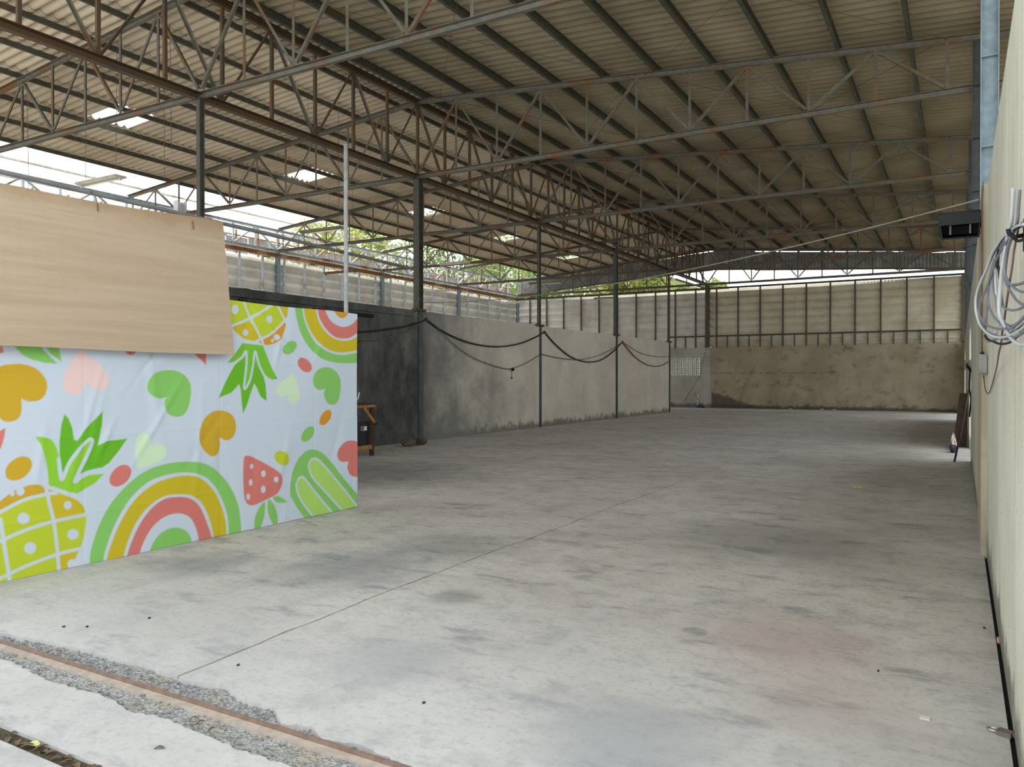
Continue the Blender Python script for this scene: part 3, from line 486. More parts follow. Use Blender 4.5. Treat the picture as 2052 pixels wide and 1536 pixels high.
# fallen leaves in the groove in front
def leaf(x, y, z, L, w, a, mat, label, group=None, roll=.3):
    m = MB(); ca, sa = math.cos(a), math.sin(a); n = 6; up = []; 
    for i in range(n+1):
        k = i/n; u = (k-.5)*L; hw = w/2*math.sin(math.pi*min(1,max(.03,k)))**.8+.0006; zz = .008*math.sin(k*3)+.01*(k-.5)*roll
        for sgn in (-1, 0, 1):
            v = sgn*hw; up.append((x+u*ca-v*sa, y+u*sa+v*ca, z+zz+abs(sgn)*hw*.35))
    fs = [(i*3+j, i*3+j+1, i*3+j+4, i*3+j+3) for i in range(n) for j in (0,1)]
    N = len(up); dn = [(p[0],p[1],p[2]-.0012) for p in up]
    fs2 = [tuple(q+N for q in reversed(f)) for f in fs]
    m.add(up+dn, fs+fs2); return top('dry_leaf', m, mat, label, 'leaf', group)
leaf(-3.24, 1.75, -.012, .075, .04, .25, 'leafyellow', 'large pale yellow leaf lying in the groove at the front left corner')
lr = random.Random(4)
for i in range(16):
    x = -3.47+i*.045+lr.uniform(-.012,.012)
    leaf(x, 1.75+lr.uniform(-.02,.025), -.02+lr.uniform(0,.012), lr.uniform(.03,.06), lr.uniform(.012,.026), lr.uniform(0,3), 'leafdry',
        'small curled brown leaf in the front groove, %s of sixteen from the left' % ('first','second','third','fourth','fifth','sixth','seventh','eighth','ninth','tenth','eleventh','twelfth','thirteenth','fourteenth','fifteenth','last')[i], 'brown leaves in the front groove')
leaf(-2.76, 1.98, -.003, .045, .014, .5, 'leafdry', 'single narrow brown leaf alone on the concrete before the track')
for i,(x,y,a) in enumerate(((-2.88,2.235,.6),(-2.82,2.22,1.0),(-2.81,2.19,.9),(-2.72,2.2,1.4))):
    leaf(x, y, -.006, .04, .013, a, 'leafdry', 'thin dry brown leaf on rubble outside the rail, %s of four' % ('leftmost','second from left','third from left','rightmost')[i], 'dry leaves beside the rail')

# ---------------------------------------------------------------- walls
wm = struct('wall_middle', (-11.04, 20, 0))
top_pts = [(y, 3.04+R.uniform(-.02,.02)*(y > 2.7)) for y in [2.6+.35*i for i in range(86)]]+[(32.74, 3.04)]
m = MB(); n = len(top_pts)
vs = []
for (y, z) in top_pts: vs += [(-11.12,y,-.05),(-10.93,y,-.05),(-10.93,y,z),(-11.12,y,z)]
fs = [(i*4+j, i*4+(j+1)%4, i*4+4+(j+1)%4, i*4+4+j) for i in range(n-1) for j in range(4)]+[(0,1,2,3),((n-1)*4+3,(n-1)*4+2,(n-1)*4+1,(n-1)*4)]
m.add(vs, fs); obj('plastered_wall', m, 'wall_mid', wm)
obj('coping', MB().beam((-10.915,2.6,2.965),(-10.915,14.4,2.965), rect_prof(.05,.15)), 'wall_mid', wm)
# right wall
wr = struct('wall_right', (.3, 10, 0))
XW = .2
obj('near_wall', MB().box(XW, 2.3, .0, XW+.15, 7.55, 3.1), 'wall_right', wr)
obj('pilaster', MB().box(.157, 7.55, -.05, .35, 8.95, 3.08), 'tan', wr)
obj('far_wall', MB().box(.175, 8.95, -.05, .35, 16.0, 3.08), 'wall_right', wr)
obj('far_wall', MB().box(.175, 18.9, -.05, .35, 31.2, 3.08), 'wall_right', wr)
obj('far_wall', MB().box(.175, 37.2, -.05, .35, 38.9, 3.08), 'wall_right', wr)
obj('doorway_lintel', MB().box(.175, 16.0, 2.5, .35, 18.9, 3.08), 'wall_right', wr)
obj('doorway_lintel', MB().box(.175, 31.2, 2.5, .35, 37.2, 3.08), 'wall_right', wr)
obj('gap_shade', MB().box(.1825, 2.3, -.12, .26, 7.5, -.012), 'dark', wr)  # near-black strip stands in for shade in the gap under the wall
# back wall
wb = struct('wall_back', (-10, YF, 0))
V0, V1, VZ0, VZ1 = -12.88, -11.32, 1.6, 2.52
obj('plastered_wall', MB().box(-22.1, YF, -.05, V0, YF+.18, 3.0), 'wall_back_left', wb)
obj('plastered_wall', MB().box(V0, YF, -.05, V1, YF+.18, VZ0), 'wall_back_left', wb)
obj('plastered_wall', MB().box(V0, YF, VZ1, V1, YF+.18, 3.0), 'wall_back_left', wb)
obj('plastered_wall', MB().box(V1, YF, -.05, -10.72, YF+.18, 3.0), 'wall_back_left', wb)
obj('plastered_wall', MB().box(-10.72, YF-.06, -.05, -4.92, YF+.18, 3.05), 'wall_back', wb)
obj('plastered_wall', MB().box(-4.914, YF-.06, -.05, .35, YF+.18, 3.05), 'wall_back', wb)
# pierced ventilation blocks
NB, NR = 8, 4
bw_, bh_ = (V1-V0)/NB, (VZ1-VZ0)/NR
vb = None
for i in range(NB):
    for j in range(NR):
        if vb is None:
            m = MB(); t_ = .02; y0, y1 = YF+.01, YF+.13; x0, z0 = V0+.003, VZ0+.003; x1, z1 = V0+bw_-.003, VZ0+bh_-.003
            m.box(x0,y0,z0,x1,y1,z0+t_); m.box(x0,y0,z1-t_,x1,y1,z1); m.box(x0,y0,z0+t_,x0+t_,y1,z1-t_); m.box(x1-t_,y0,z0+t_,x1,y1,z1-t_)
            zm = (z0+z1)/2; xm = (x0+x1)/2
            m.box(x0+t_,y0,zm-.018,x1-t_,y1,zm+.018); m.box(xm-.014,y0,z0+t_,xm+.014,y1,z1-t_)
            vb = obj('vent_block', m, 'wall_back_left', wb); continue
        c = vb.copy(); COL.objects.link(c); c.parent = wb; c.location = (i*bw_, 0, j*bh_)
# the stepped crack beside the blocks
cr = MB(); pts = [(-11.02,2.93),(-11.1,2.5),(-11.25,2.0),(-11.32,1.55),(-11.6,1.1),(-11.85,.75),(-12.2,.1)]
for (x0,z0),(x1,z1) in zip(pts, pts[1:]):
    n = max(2, int(math.hypot(x1-x0,z1-z0)/.11))
    for i in range(n):
        k = (i+.3)/n; x = x0+(x1-x0)*k; z = z0+(z1-z0)*k
        cr.box(x-.02, YF-.004, z-.02, x+.02, YF+.01, z+.03)
obj('crack', cr, 'dark', wb)

# horizontally ribbed sheet cladding: saw-tooth laps, one sheet per row
def lap_row(face, z0, h, a0, a1, n=1):
    """face(a, d, z) -> point, a along the wall, d towards the inside"""
    prof = [(0, z0), (.022, z0+h*.22), (.06, z0+h*.45), (.105, z0+h*.58), (.107, z0+h*.62), (.006, z0+h)]
    m = MB(); k = len(prof); vs = []
    for a in (a0, a1):
        vs += [face(a, d, z) for d, z in prof]+[face(a, d-.012, z) for d, z in reversed(prof)]
    q = 2*k
    return m.add(vs, [(i, (i+1)%q, q+(i+1)%q, q+i) for i in range(q)]+[tuple(range(q)), tuple(range(2*q-1, q-1, -1))])
fB = lambda a, d, z: (a, YF-.0-d+.11, z)
for k in range(8):
    h = .365
    obj('cladding_sheet', lap_row(fB, 2.96+k*h, h, -21.98, -10.9), 'clad', wb)
    obj('cladding_sheet', lap_row(fB, 3.02+k*.358, .358, -10.86, .32), 'clad_cream', wb)
st = None
def stud(x, z0=2.98, z1=5.9, w=.07):
    return MB().beam((x, YF-.045, z0), (x, YF-.045, z1), chan_prof(.06, w, .006), (1,0,0))
for i in range(21):
    x = -.98-1.055*i
    if i == 0: st = obj('stud', stud(x), 'stud', wb); st0 = x
    elif i < 20: c = st.copy(); COL.objects.link(c); c.parent = wb; c.location = (x-st0, 0, 0)
ss = None
for i in range(12):
    x = -.45-1.055*i
    if ss is None: ss = obj('short_stud', stud(x, 2.98, 3.56, .05), 'steel_dark', wb); continue
    c = ss.copy(); COL.objects.link(c); c.parent = wb; c.location = (x+.45, 0, 0)
obj('bottom_rail', MB().beam((-12.9,YF-.06,3.56),(.3,YF-.06,3.56), chan_prof(.06,.07)), 'stud', wb)
obj('top_rail', MB().beam((-22,YF-.06,5.93),(.3,YF-.06,5.93), chan_prof(.07,.09)), 'stud', wb)
obj('end_trim', MB().beam((.12,YF-.06,3.0),(.12,YF-.06,5.95), rect_prof(.05,.12),(1,0,0)), 'stud', wb)
def vfascia(face, a0, a1, zb0, zb1, zt0, zt1, pitch=.13, amp=.018):
    n = max(2, int((a1-a0)/pitch))*4; vs = []
    for i in range(n+1):
        k = i/n; a = a0+(a1-a0)*k; d = amp*(1, 1, -1, -1)[i%4]*1.0
        zb = zb0+(zb1-zb0)*k; zt = zt0+(zt1-zt0)*k
        vs += [face(a, d, zb), face(a, d, zt), face(a, d-.006, zt), face(a, d-.006, zb)]
    fs = [(i*4+j, i*4+(j+1)%4, i*4+4+(j+1)%4, i*4+4+j) for i in range(n) for j in range(4)]
    return MB().add(vs, fs+[(0,1,2,3), (4*n+3,4*n+2,4*n+1,4*n)])
fF = lambda a, d, z: (a, YF+.25-d, z)
fb = lambda x: 6.87-.062*abs(x-XR)*(1 if x < XR else 1)
for i in range(22):
    x0 = -21.95+i*1.02; x1 = x0+1.03; dz = R.uniform(-.02,.02)
    obj('fascia_sheet', vfascia(fF, x0, x1, fb(x0)+dz, fb(x1)+dz, ztop(x0)-.06+dz*2, ztop(x1)-.06+dz*2), 'fascia', wb)
obj('gable_board', MB().beam((-21.95,YF+.42,ztop(-21.95)+.1),(XR,YF+.42,ztop(XR)+.1), rect_prof(.02,.24)).beam((XR,YF+.42,ztop(XR)+.1),(XE,YF+.42,ztop(XE)+.1), rect_prof(.02,.24)), 'fascia', wb)
obj('fascia_rail', MB().beam((-21.9,YF+.2,6.22),(XR,YF+.2,6.92), rect_prof(.05,.06)).beam((XR,YF+.2,6.92),(.3,YF+.2,6.2), rect_prof(.05,.06)), 'rust', wb)
# left wall
wl = struct('wall_left', (XL, 20, 0))
obj('plastered_wall', MB().box(XL-.2, 2.6, -.05, XL, YF+.1, 2.9), 'wall_mid', wl)
fLf = lambda a, d, z: (XL-.125+d, a, z)
for k in range(8):
    obj('cladding_sheet', lap_row(fLf, 2.86+k*.37, .37, 2.6, YF), 'clad', wl)
st = None
for i in range(35):
    y = YF-.95-1.045*i
    if abs((y-8.65)/6-round((y-8.65)/6)) < .05: continue
    if st is None: st = obj('stud', MB().beam((XL+.03,y,2.85),(XL+.03,y,5.95), chan_prof(.06,.07,.006),(0,1,0)), 'steel_pale_lit', wl); y0_ = y; continue
    c = st.copy(); COL.objects.link(c); c.parent = wl; c.location = (0, y-y0_, 0)
fLs = lambda a, d, z: (XL-.45+d, a, z)
for i in range(36):
    y0 = 2.7+i*1.0
    if R.random() < .06: continue
    dz = R.uniform(-.03,.03); obj('fascia_sheet', vfascia(fLs, y0, y0+.97, 5.95+dz, 5.95+dz, 6.52+dz, 6.52+dz), 'fascia_left_lit', wl)
fp = None
for i in range(36):
    y = 3.1+i*1.0
    if fp is None: fp = obj('fascia_post', MB().beam((XL-.38,y,5.9),(XL-.38,y,6.75), rect_prof(.05,.05),(0,1,0)), 'rust_beam', wl); continue
    c = fp.copy(); COL.objects.link(c); c.parent = wl; c.location = (0, i*1.0, 0)
obj('fascia_rail', MB().beam((XL-.38,2.6,6.55),(XL-.38,YF,6.55), rect_prof(.05,.05)), 'rust_beam', wl)
bm_ = thing('edge_beam', (XL+.16, 20, 5.9), 'long rust-orange channel beam along the top of the pale left cladding', 'beam')
obj('beam', MB().beam((XL+.13, 9.7, 6.0),(XL+.13, YF-.1, 5.93), chan_prof(.10,.15)), 'rust_beam', bm_)
bl_ = None
for i in range(12):
    y = 11+i*2.3
    if bl_ is None: bl_ = obj('bracket', MB().box(XL, y-.25, 5.86, XL+.1, y+.05, 5.89), 'rust', bm_); continue
    c = bl_.copy(); COL.objects.link(c); c.parent = bm_; c.location = (0, i*2.3, 0)

# ---------------------------------------------------------------- roof
ce = struct('ceiling')
PR = [XR+.2+1.11*k for k in range(12)]            # right slope purlins
PL = [XR-.2]+[XR-.71-1.2*k for k in range(10)]    # left slope purlins: the sheets stop after the ninth
Y0R, Y1R = 2.15, YF+.45
zp = lambda x: ztop(x)+.045+.077                  # purlin centre
for i, x in enumerate(PR):
    z = zp(x); obj('purlin', MB().beam((x,Y0R,z),(x,Y1R,z), chan_prof(.065,.15,.006,1)), 'purlin', ce)
for i, x in enumerate(PL):
    z = zp(x)+.02; obj('purlin', MB().beam((x,Y0R,z),(x,Y1R,z), chan_prof(.05,.10,.006,-1) if i < 9 else angle_prof(.06)), 'purlin' if i < 9 else 'purlin_lit', ce)
for x in (XL-.35, XL-.6):
    z = zp(x)-.05; obj('purlin', MB().beam((x,Y0R,z),(x,Y1R,z), angle_prof(.05)), 'purlin_lit', ce)
def roof_strip(xa, xb, za, zb, segs, pitch, amp, ph=0.):
    """corrugated strip from x=xa (upper) to xb (lower); segs = runs along Y"""
    m = MB()
    for (ya, yb) in segs:
        n = int((yb-ya)/pitch*10); vs = []
        for i in range(n+1):
            y = ya+(yb-ya)*i/n; c = abs(math.cos(math.pi*(y-Y0R)/pitch)); w = amp*(1-2*c**.85)
            vs += [(xa,y,za+w),(xb,y,zb+w),(xb,y,zb+w+.009),(xa,y,za+w+.009)]
        fs = [(i*4+j, i*4+(j+1)%4, i*4+4+(j+1)%4, i*4+4+j) for i in range(n) for j in range(4)]
        m.add(vs, fs+[(0,1,2,3), (4*n+3,4*n+2,4*n+1,4*n)])
    return m
zs = lambda x: zp(x)+.075+.05
for i in range(len(PR)-1):
    xa, xb = PR[i]-(.09 if i else .22), PR[i+1]+.08
    obj('roof_sheet', roof_strip(xa, xb, zs(xa)+.0, zs(xb)+.022, [(Y0R,Y1R)],     .235, .056, i*.4), 'roof', ce)
HOLES = [(11.3+6.05*k-.5, 11.3+6.05*k+.5) for k in range(5)]
for i in range(8):
    xa, xb = PL[i]+(.10 if i else .1), PL[i+1]-(.09 if i < 7 else .28)
    segs = [(Y0R, Y1R)]
    if i == 5:
        e = [Y0R]+[q for h in HOLES for q in h]+[Y1R]; segs = list(zip(e[::2], e[1::2]))
    obj('roof_sheet', roof_strip(xa, xb, zs(xa)+.0, zs(xb)+.024, segs, .21, .043, i*.3), 'roof_left_lit', ce)
# ridge cap
obj('ridge_cap', MB().add([(XR-.4,Y0R,zs(XR-.4)+.07),(XR,Y0R,zs(XR)+.12),(XR+.4,Y0R,zs(XR+.4)+.07),(XR-.4,Y1R,zs(XR-.4)+.07),(XR,Y1R,zs(XR)+.12),(XR+.4,Y1R,zs(XR+.4)+.07),
  (XR-.4,Y0R,zs(XR-.4)+.085),(XR,Y0R,zs(XR)+.135),(XR+.4,Y0R,zs(XR+.4)+.085),(XR-.4,Y1R,zs(XR-.4)+.085),(XR,Y1R,zs(XR)+.135),(XR+.4,Y1R,zs(XR+.4)+.085)],
  [(0,1,4,3),(1,2,5,4),(6,9,10,7),(7,10,11,8),(0,3,9,6),(2,8,11,5)]), 'roof', ce)
# thin bracing rods under the right slope
for k in range(5):
    ya, yb = ROW[k], ROW[k]+6
    for (xa, xb) in ((XR+.6, -5.6), (-5.4, -.2)):
        obj('sag_rod', MB().tube([(xa,ya,ztop(xa)+.02),((xa+xb)/2,(ya+yb)/2,ztop((xa+xb)/2)-.03),(xb,yb,ztop(xb)+.02)], .005, 4), 'rust_dark', ce)
        obj('sag_rod', MB().tube([(xb,ya,ztop(xb)+.02),((xa+xb)/2,(ya+yb)/2,ztop((xa+xb)/2)-.05),(xa,yb,ztop(xa)+.02)], .005, 4), 'rust_dark', ce)

# ---------------------------------------------------------------- trusses
ORD = ['first', 'second', 'third', 'fourth', 'fifth', 'sixth']
def make_truss(y):
    t = thing('roof_truss', (XR, y, ZB), 'x', 'truss', 'cross trusses of the shed roof')
    for sx, xe in ((1, XE), (-1, XL+.05)):
        a = XR
        obj('bottom_chord', MB().beam((a,y,ZB),(xe,y,ZB), chan_prof(.075,.105,.008,sx)), 'steel', t)
        obj('top_chord', MB().beam((a,y,ztop(a)),(xe,y,ztop(xe)), chan_prof(.075,.105,.008,sx)), 'steel', t)
        P = 1.075 if sx > 0 else 1.062
        for i in range(1, 11):
            x = XR+sx*P*i
            obj('vertical_strut', MB().beam((x,y,ZB+.04),(x,y,ztop(x)-.04), angle_prof(.055),(1,0,0)), 'steel_web', t)
            xa = XR+sx*P*(i-1)
            p, q = ((xa,ZB+.05),(x,ztop(x)-.05)) if i%2 else ((xa,ztop(xa)-.05),(x,ZB+.05))
            f = .07/1.9; d = lambda p, q: (p[0]+(q[0]-p[0])*f, y, p[1]+(q[1]-p[1])*f)
            obj('diagonal_brace', MB().beam(d(p,q), d(q,p), angle_prof(.05),(0,1,0)), 'steel_web', t)
    return t
T0 = make_truss(ROW[0]); trs = [T0]
for k in range(1, 6):
    c = copy_tree(T0); c.location.y = ROW[k]; trs.append(c)
for k, c in enumerate(trs):
    c['label'] = ('peaked steel lattice roof truss nearest the open front, first of the row' if k == 0 else
      'peaked steel lattice roof truss hard against the back wall' if k == 5 else '%s peaked steel lattice roof truss counted from the open front' % ORD[k])
# truss along the ridge, carried by the posts
rt = thing('ridge_truss', (XR, 20, ZB), 'rusty lattice truss running lengthwise under the roof ridge on the posts', 'truss')
ZT = 7.86
obj('bottom_chord', MB().beam((XR-.02,2.3,ZB-.02),(XR-.02,YF-.1,ZB-.02), chan_prof(.11,.13,.01)), 'rust_dark', rt)
obj('top_chord', MB().beam((XR-.02,2.3,ZT),(XR-.02,YF-.1,ZT), chan_prof(.09,.11,.01)), 'rust_dark', rt)
PY = 1.108; y = 14.65-11*PY; i = 0; vv = {}
while y < YF-.2:
    topj = (i%2 == 1)
    if 0 not in vv: vv[0] = obj('vertical_strut', MB().beam((XR-.02,y,ZB+.05),(XR-.02,y,ZT-.05), angle_prof(.055),(0,1,0)), 'rust_dark', rt); yv = y
    else: c = vv[0].copy(); COL.objects.link(c); c.parent = rt; c.location = (0,y-yv,0)
    if i > 0:
        key = 1 if topj else 2
        if key not in vv:
            za, zb = (ZB+.07, ZT-.07) if topj else (ZT-.07, ZB+.07)
            vv[key] = obj('diagonal_brace', MB().beam((XR-.02,y-PY+.05,za),(XR-.02,y-.05,zb), angle_prof(.05),(1,0,0)), 'rust_dark' if topj else 'steel_web', rt); vv[key+10] = y
        else: c = vv[key].copy(); COL.objects.link(c); c.parent = rt; c.location = (0,y-vv[key+10],0)
    y += PY; i += 1
# truss along the left eave
et = thing('eave_truss', (XL, 20, ZB), 'pale blue lattice truss running lengthwise above the left cladding', 'truss')
ZE = ztop(XL)-.02
obj('bottom_chord', MB().beam((XL,2.3,ZB),(XL,YF,ZB), chan_prof(.09,.11,.008)), 'steel_pale_lit', et)
obj('top_chord', MB().beam((XL,2.3,ZE),(XL,YF,ZE), chan_prof(.08,.09,.008)), 'steel_pale_lit', et)
vv = {}; y = 2.65; i = 0; PE = 1.0
while y < YF-.1:
    if 0 not in vv: vv[0] = obj('vertical_strut', MB().beam((XL,y,ZB+.05),(XL,y,ZE-.04), angle_prof(.06),(0,1,0)), 'steel_pale_lit', et); yv = y
    else: c = vv[0].copy(); COL.objects.link(c); c.parent = et; c.location = (0,y-yv,0)
    if i > 0:
        key = 1+i%2
        if key not in vv:
            za, zb = (ZB+.06, ZE-.06) if key == 2 else (ZE-.06, ZB+.06)
            vv[key] = obj('diagonal_brace', MB().beam((XL,y-PE+.05,za),(XL,y-.05,zb), angle_prof(.055),(1,0,0)), 'steel_pale_lit', et); vv[key+10] = y
        else: c = vv[key].copy(); COL.objects.link(c); c.parent = et; c.location = (0,y-vv[key+10],0)
    y += PE; i += 1

# ---------------------------------------------------------------- posts and columns
def post(y, s=.085):
    p = thing('roof_post', (XR, y, 3.0), 'x', 'post', 'posts along the middle wall')
    obj('shaft', hbeam((XR,y,3.06),(XR,y,ZB-.06), s, s*1.15), 'steel_dark', p)
    obj('base_plate', MB().box(XR-.13,y-.13,3.04,XR+.13,y+.13,3.07).blob((XR+.02,y-.15,3.05),(.08,.09,.05),3).blob((XR+.03,y+.15,3.045),(.07,.09,.045),4), 'rust_dark', p)
    if y < 38: obj('embedded_flange', MB().beam((XR+.03,y+.04,.0),(XR+.03,y+.04,3.05), rect_prof(s*.95,.05),(1,0,0)), 'post_paint', p)
    if s > .1:
        for i in range(5): obj('band', MB().box(XR-s*.56,y-s*.62,3.5+i*.5,XR+s*.56,y+s*.62,3.506+i*.5), 'rust_dark', p)
    return p
p0 = post(ROW[0]); ps = [p0]
for k in range(1, 6):
    if k in (1, 3, 5): ps.append(post(ROW[k], {1:.155, 3:.12, 5:.19}[k])); continue
    c = copy_tree(p0); c.location.y = ROW[k]; ps.append(c)
for k, c in enumerate(ps):
    c['label'] = ('grey steel roof post on the sooty wall, rising from behind the plywood board' if k == 0 else
      'dark steel post on the wall, right of the printed banner, second from front' if k == 1 else
      'steel roof post at the far free end of the middle wall' if k == 4 else
      'steel post standing on the back wall above the pierced blocks' if k == 5 else '%s steel post from the front along the middle wall' % ORD[k])
def column(name, x, y, z0, z1, label, mat, n):
    c = thing(name, (x, y, z0), label, 'column', 'columns of the right wall' if x > -5 else 'columns of the left wall')
    obj('shaft', hbeam((x,y,z0),(x,y,z1), .12, .15, .008, (1,0,0)), mat, c)
    for i in range(n):
        z = z0+.55+i*.85
        if z < z1-.1: obj('stiffener', MB().box(x-.065,y-.058,z,x+.065,y+.058,z+.008), mat, c)
    return c
for k in range(6):
    column('wall_column', .236, ROW[k], 3.08 if k else 3.1, 6.9 if k < 5 else 6.2,
      'pale blue I-section column with stiffeners above the cream right wall, nearest' if k == 0 else
      'right wall column in the far corner by the back wall' if k == 5 else '%s column from the front along the right wall, grey-green steel' % ORD[k],
      'steel_blue' if k == 0 else 'post_paint', 6)
for k in range(6):
    column('wall_column', XL+.04, ROW[k], 2.9, 6.1, 'blue-grey column in the left rear corner of the shed' if k == 5 else
      '%s blue-grey column from the front against the pale left cladding' % ORD[k], 'steel_blue', 0)
tl = top('tail_brace', MB().tube([(-12.55,YF-.12,6.5),(-11.1,YF-.12,5.98)], .05, 8), 'wire', 'pale slanting strut across the sky gap above the back wall', 'brace')
# ---------------------------------------------------------------- printed banner
INK = {'W': srgb(203,214,226), 'O': srgb(206,168,50), 'Y': srgb(204,184,44), 'G': srgb(138,200,104), 'D': srgb(108,184,44), 'd': srgb(122,194,56), 'l': srgb(146,206,58),
       'L': srgb(190,204,54), 'R': srgb(214,152,48), 'P': srgb(214,124,114), 'p': srgb(236,206,202), 'g': srgb(208,232,196), 's': srgb(178,218,110)}
BX, BY0, BY1, BZ0, BZ1 = -5.93, 2.4, 6.79, .012, 2.2
def smooth_closed(p, sub=6):
    n = len(p); o = []
    for i in range(n):
        a, b, c, d = (np.array(p[(i+k)%n]) for k in (-1,0,1,2))
        for k in range(sub):
            t = k/sub; o.append(.5*((2*b)+(-a+c)*t+(2*a-5*b+4*c-d)*t*t+(-a+3*b-3*c+d)*t**3))
    return np.array(o)
def smooth_open(p, sub=8):
    p = [np.array(q) for q in p]; p = [2*p[0]-p[1]]+p+[2*p[-1]-p[-2]]; o = []
    for i in range(1, len(p)-2):
        a, b, c, d = p[i-1:i+3]
        for k in range(sub):
            t = k/sub; o.append(.5*((2*b)+(-a+c)*t+(2*a-5*b+4*c-d)*t*t+(-a+3*b-3*c+d)*t**3))
    return np.array(o+[p[-2]])
def seg_dist(Yq, Zq, P, closed):
    d = np.full(Yq.shape, 9.); n = len(P); ins = np.zeros(Yq.shape, bool)
    for i in range(n if closed else n-1):
        (y0,z0),(y1,z1) = P[i], P[(i+1)%n]; ey, ez = y1-y0, z1-z0; L = ey*ey+ez*ez+1e-12
        t = np.clip(((Yq-y0)*ey+(Zq-z0)*ez)/L, 0, 1); d = np.minimum(d, np.hypot(Yq-y0-t*ey, Zq-z0-t*ez))
        if closed:
            cr = ((z0 > Zq) != (z1 > Zq)); ins ^= cr & (Yq < ey*(Zq-z0)/(ez if abs(ez) > 1e-9 else 1e-9)+y0)
    return d, ins
def make_banner():
    st = .0075; ny = int((BY1-BY0)/st)+1; nz = int((BZ1-BZ0)/st)+1
    ya = np.linspace(BY0, BY1, ny); za = np.linspace(BZ0, BZ1, nz); Yg, Zg = np.meshgrid(ya, za, indexing='ij')
    col = np.empty((ny, nz, 4), np.float32); col[:] = INK['W']
    for kind, c, w, p in PRINT:
        pts = [(p[i], p[i+1]) for i in range(0, len(p), 2)]
        P = np.array(pts) if (kind == 'f' and w == 0) else smooth_closed(pts) if kind == 'f' else smooth_open(pts)
        mg = .03+(w if kind == 's' else 0)
        i0, i1 = np.searchsorted(ya, [P[:,0].min()-mg, P[:,0].max()+mg]); j0, j1 = np.searchsorted(za, [P[:,1].min()-mg, P[:,1].max()+mg])
        if i1 <= i0 or j1 <= j0: continue
        d, ins = seg_dist(Yg[i0:i1,j0:j1], Zg[i0:i1,j0:j1], P, kind == 'f')
        sd = np.where(ins, -d, d) if kind == 'f' else d-w/2
        a = np.clip(.5-sd/.009, 0, 1)[...,None]
        col[i0:i1,j0:j1] = col[i0:i1,j0:j1]*(1-a)+np.array(INK[c], np.float32)*a
    # folds: soft diagonal drags from the pole, flat creases, gentle sag
    rg = np.random.default_rng(5); X = np.zeros_like(Yg)
    for k in range(34):
        y0 = rg.uniform(BY0, BY1+.3); z0 = rg.uniform(0, 2.2); ang = rg.normal(1.15, .28)*(1 if rg.random() < .75 else -1); L = rg.uniform(.15,.6); wd = rg.uniform(.02,.06)
        u = (Yg-y0)*math.cos(ang)+(Zg-z0)*math.sin(ang); v = -(Yg-y0)*math.sin(ang)+(Zg-z0)*math.cos(ang)
        X += rg.uniform(.003,.011)*(1 if rg.random() < .6 else -1)*np.exp(-(u/L)**2-(v/wd)**2)
    for zc in (.42, 1.02, 1.62): X += .0022*np.exp(-((Zg-zc-.004*np.sin(Yg*3))/.012)**2)
    for yc in (3.6, 4.9, 6.1): X -= .002*np.exp(-((Yg-yc)/.012)**2)
    X += .008*np.sin(Yg*2.3+.6)*np.sin(Zg*1.4)+.004*np.sin(Yg*5.1-Zg*3.2)
    z2 = Zg+.006*np.sin(Yg*4.2)*(Zg/2.2)
    loc = (BX, (BY0+BY1)/2, 0); N = ny*nz
    V = np.stack([X.ravel(), Yg.ravel()-loc[1], z2.ravel()], 1); B = V.copy(); B[:,0] -= .002
    ii = np.arange(N).reshape(ny, nz); a, b, c, d = ii[:-1,:-1].ravel(), ii[1:,:-1].ravel(), ii[1:,1:].ravel(), ii[:-1,1:].ravel()
    F = np.concatenate([np.stack([a,b,c,d],1), np.stack([d,c,b,a],1)+N])
    rim = np.concatenate([ii[:,0], ii[-1,1:], ii[-2::-1,-1], ii[0,-2:0:-1]]); r2 = np.roll(rim, -1)
    F = np.concatenate([F, np.stack([rim, rim+N, r2+N, r2], 1)])
    me = bpy.data.meshes.new('printed_banner'); VV = np.concatenate([V, B]).astype(np.float32)
    me.vertices.add(len(VV)); me.vertices.foreach_set('co', VV.ravel())
    me.loops.add(F.size); me.loops.foreach_set('vertex_index', F.ravel().astype(np.int32))
    me.polygons.add(len(F)); me.polygons.foreach_set('loop_start', np.arange(0, F.size, 4, dtype=np.int32))
    me.update(calc_edges=True)
    ca = me.color_attributes.new('print', 'FLOAT_COLOR', 'POINT')
    back = np.empty((N, 4), np.float32); back[:] = INK['W']
    ca.data.foreach_set('color', np.concatenate([col.reshape(-1,4), back]).astype(np.float32).ravel())
    me.materials.append(M['banner']); me.shade_smooth()
    o = bpy.data.objects.new('printed_banner', me); COL.objects.link(o); o.location = loc
    o['label'] = 'white cloth banner printed with pineapples, hearts and rainbow arcs, hung as a screen'; o['category'] = 'banner'
make_banner()
# frame that carries it
top('tall_pole', MB().tube([(-5.99,6.67,0),(-5.985,6.665,2.0),(-5.99,6.67,4.1)], .024, 12), 'galv', 'tall weathered pole rising above the right end of the banner', 'pole', smooth=True)
top('long_pipe', MB().tube([(-6.075,2.5,2.99),(-6.06,5.4,2.93),(-6.05,8.0,2.865)], .019, 10), 'pipe_grey', 'long grey pipe slung level above the banner behind the plywood', 'pipe', smooth=True)
cp = MB().beam((-6.12,4.62,0),(-6.12,4.62,3.07), chan_prof(.06,.095,.006,-1), (0,1,0))
top('channel_post', cp, 'galv', 'speckled galvanised channel post poking up behind the plywood top edge', 'post')
top('frame_rail', MB().beam((-6.02,2.5,2.17),(-6.02,6.72,2.17), rect_prof(.03,.04)), 'wood_dark', 'dark timber rail behind the top edge of the banner', 'rail')
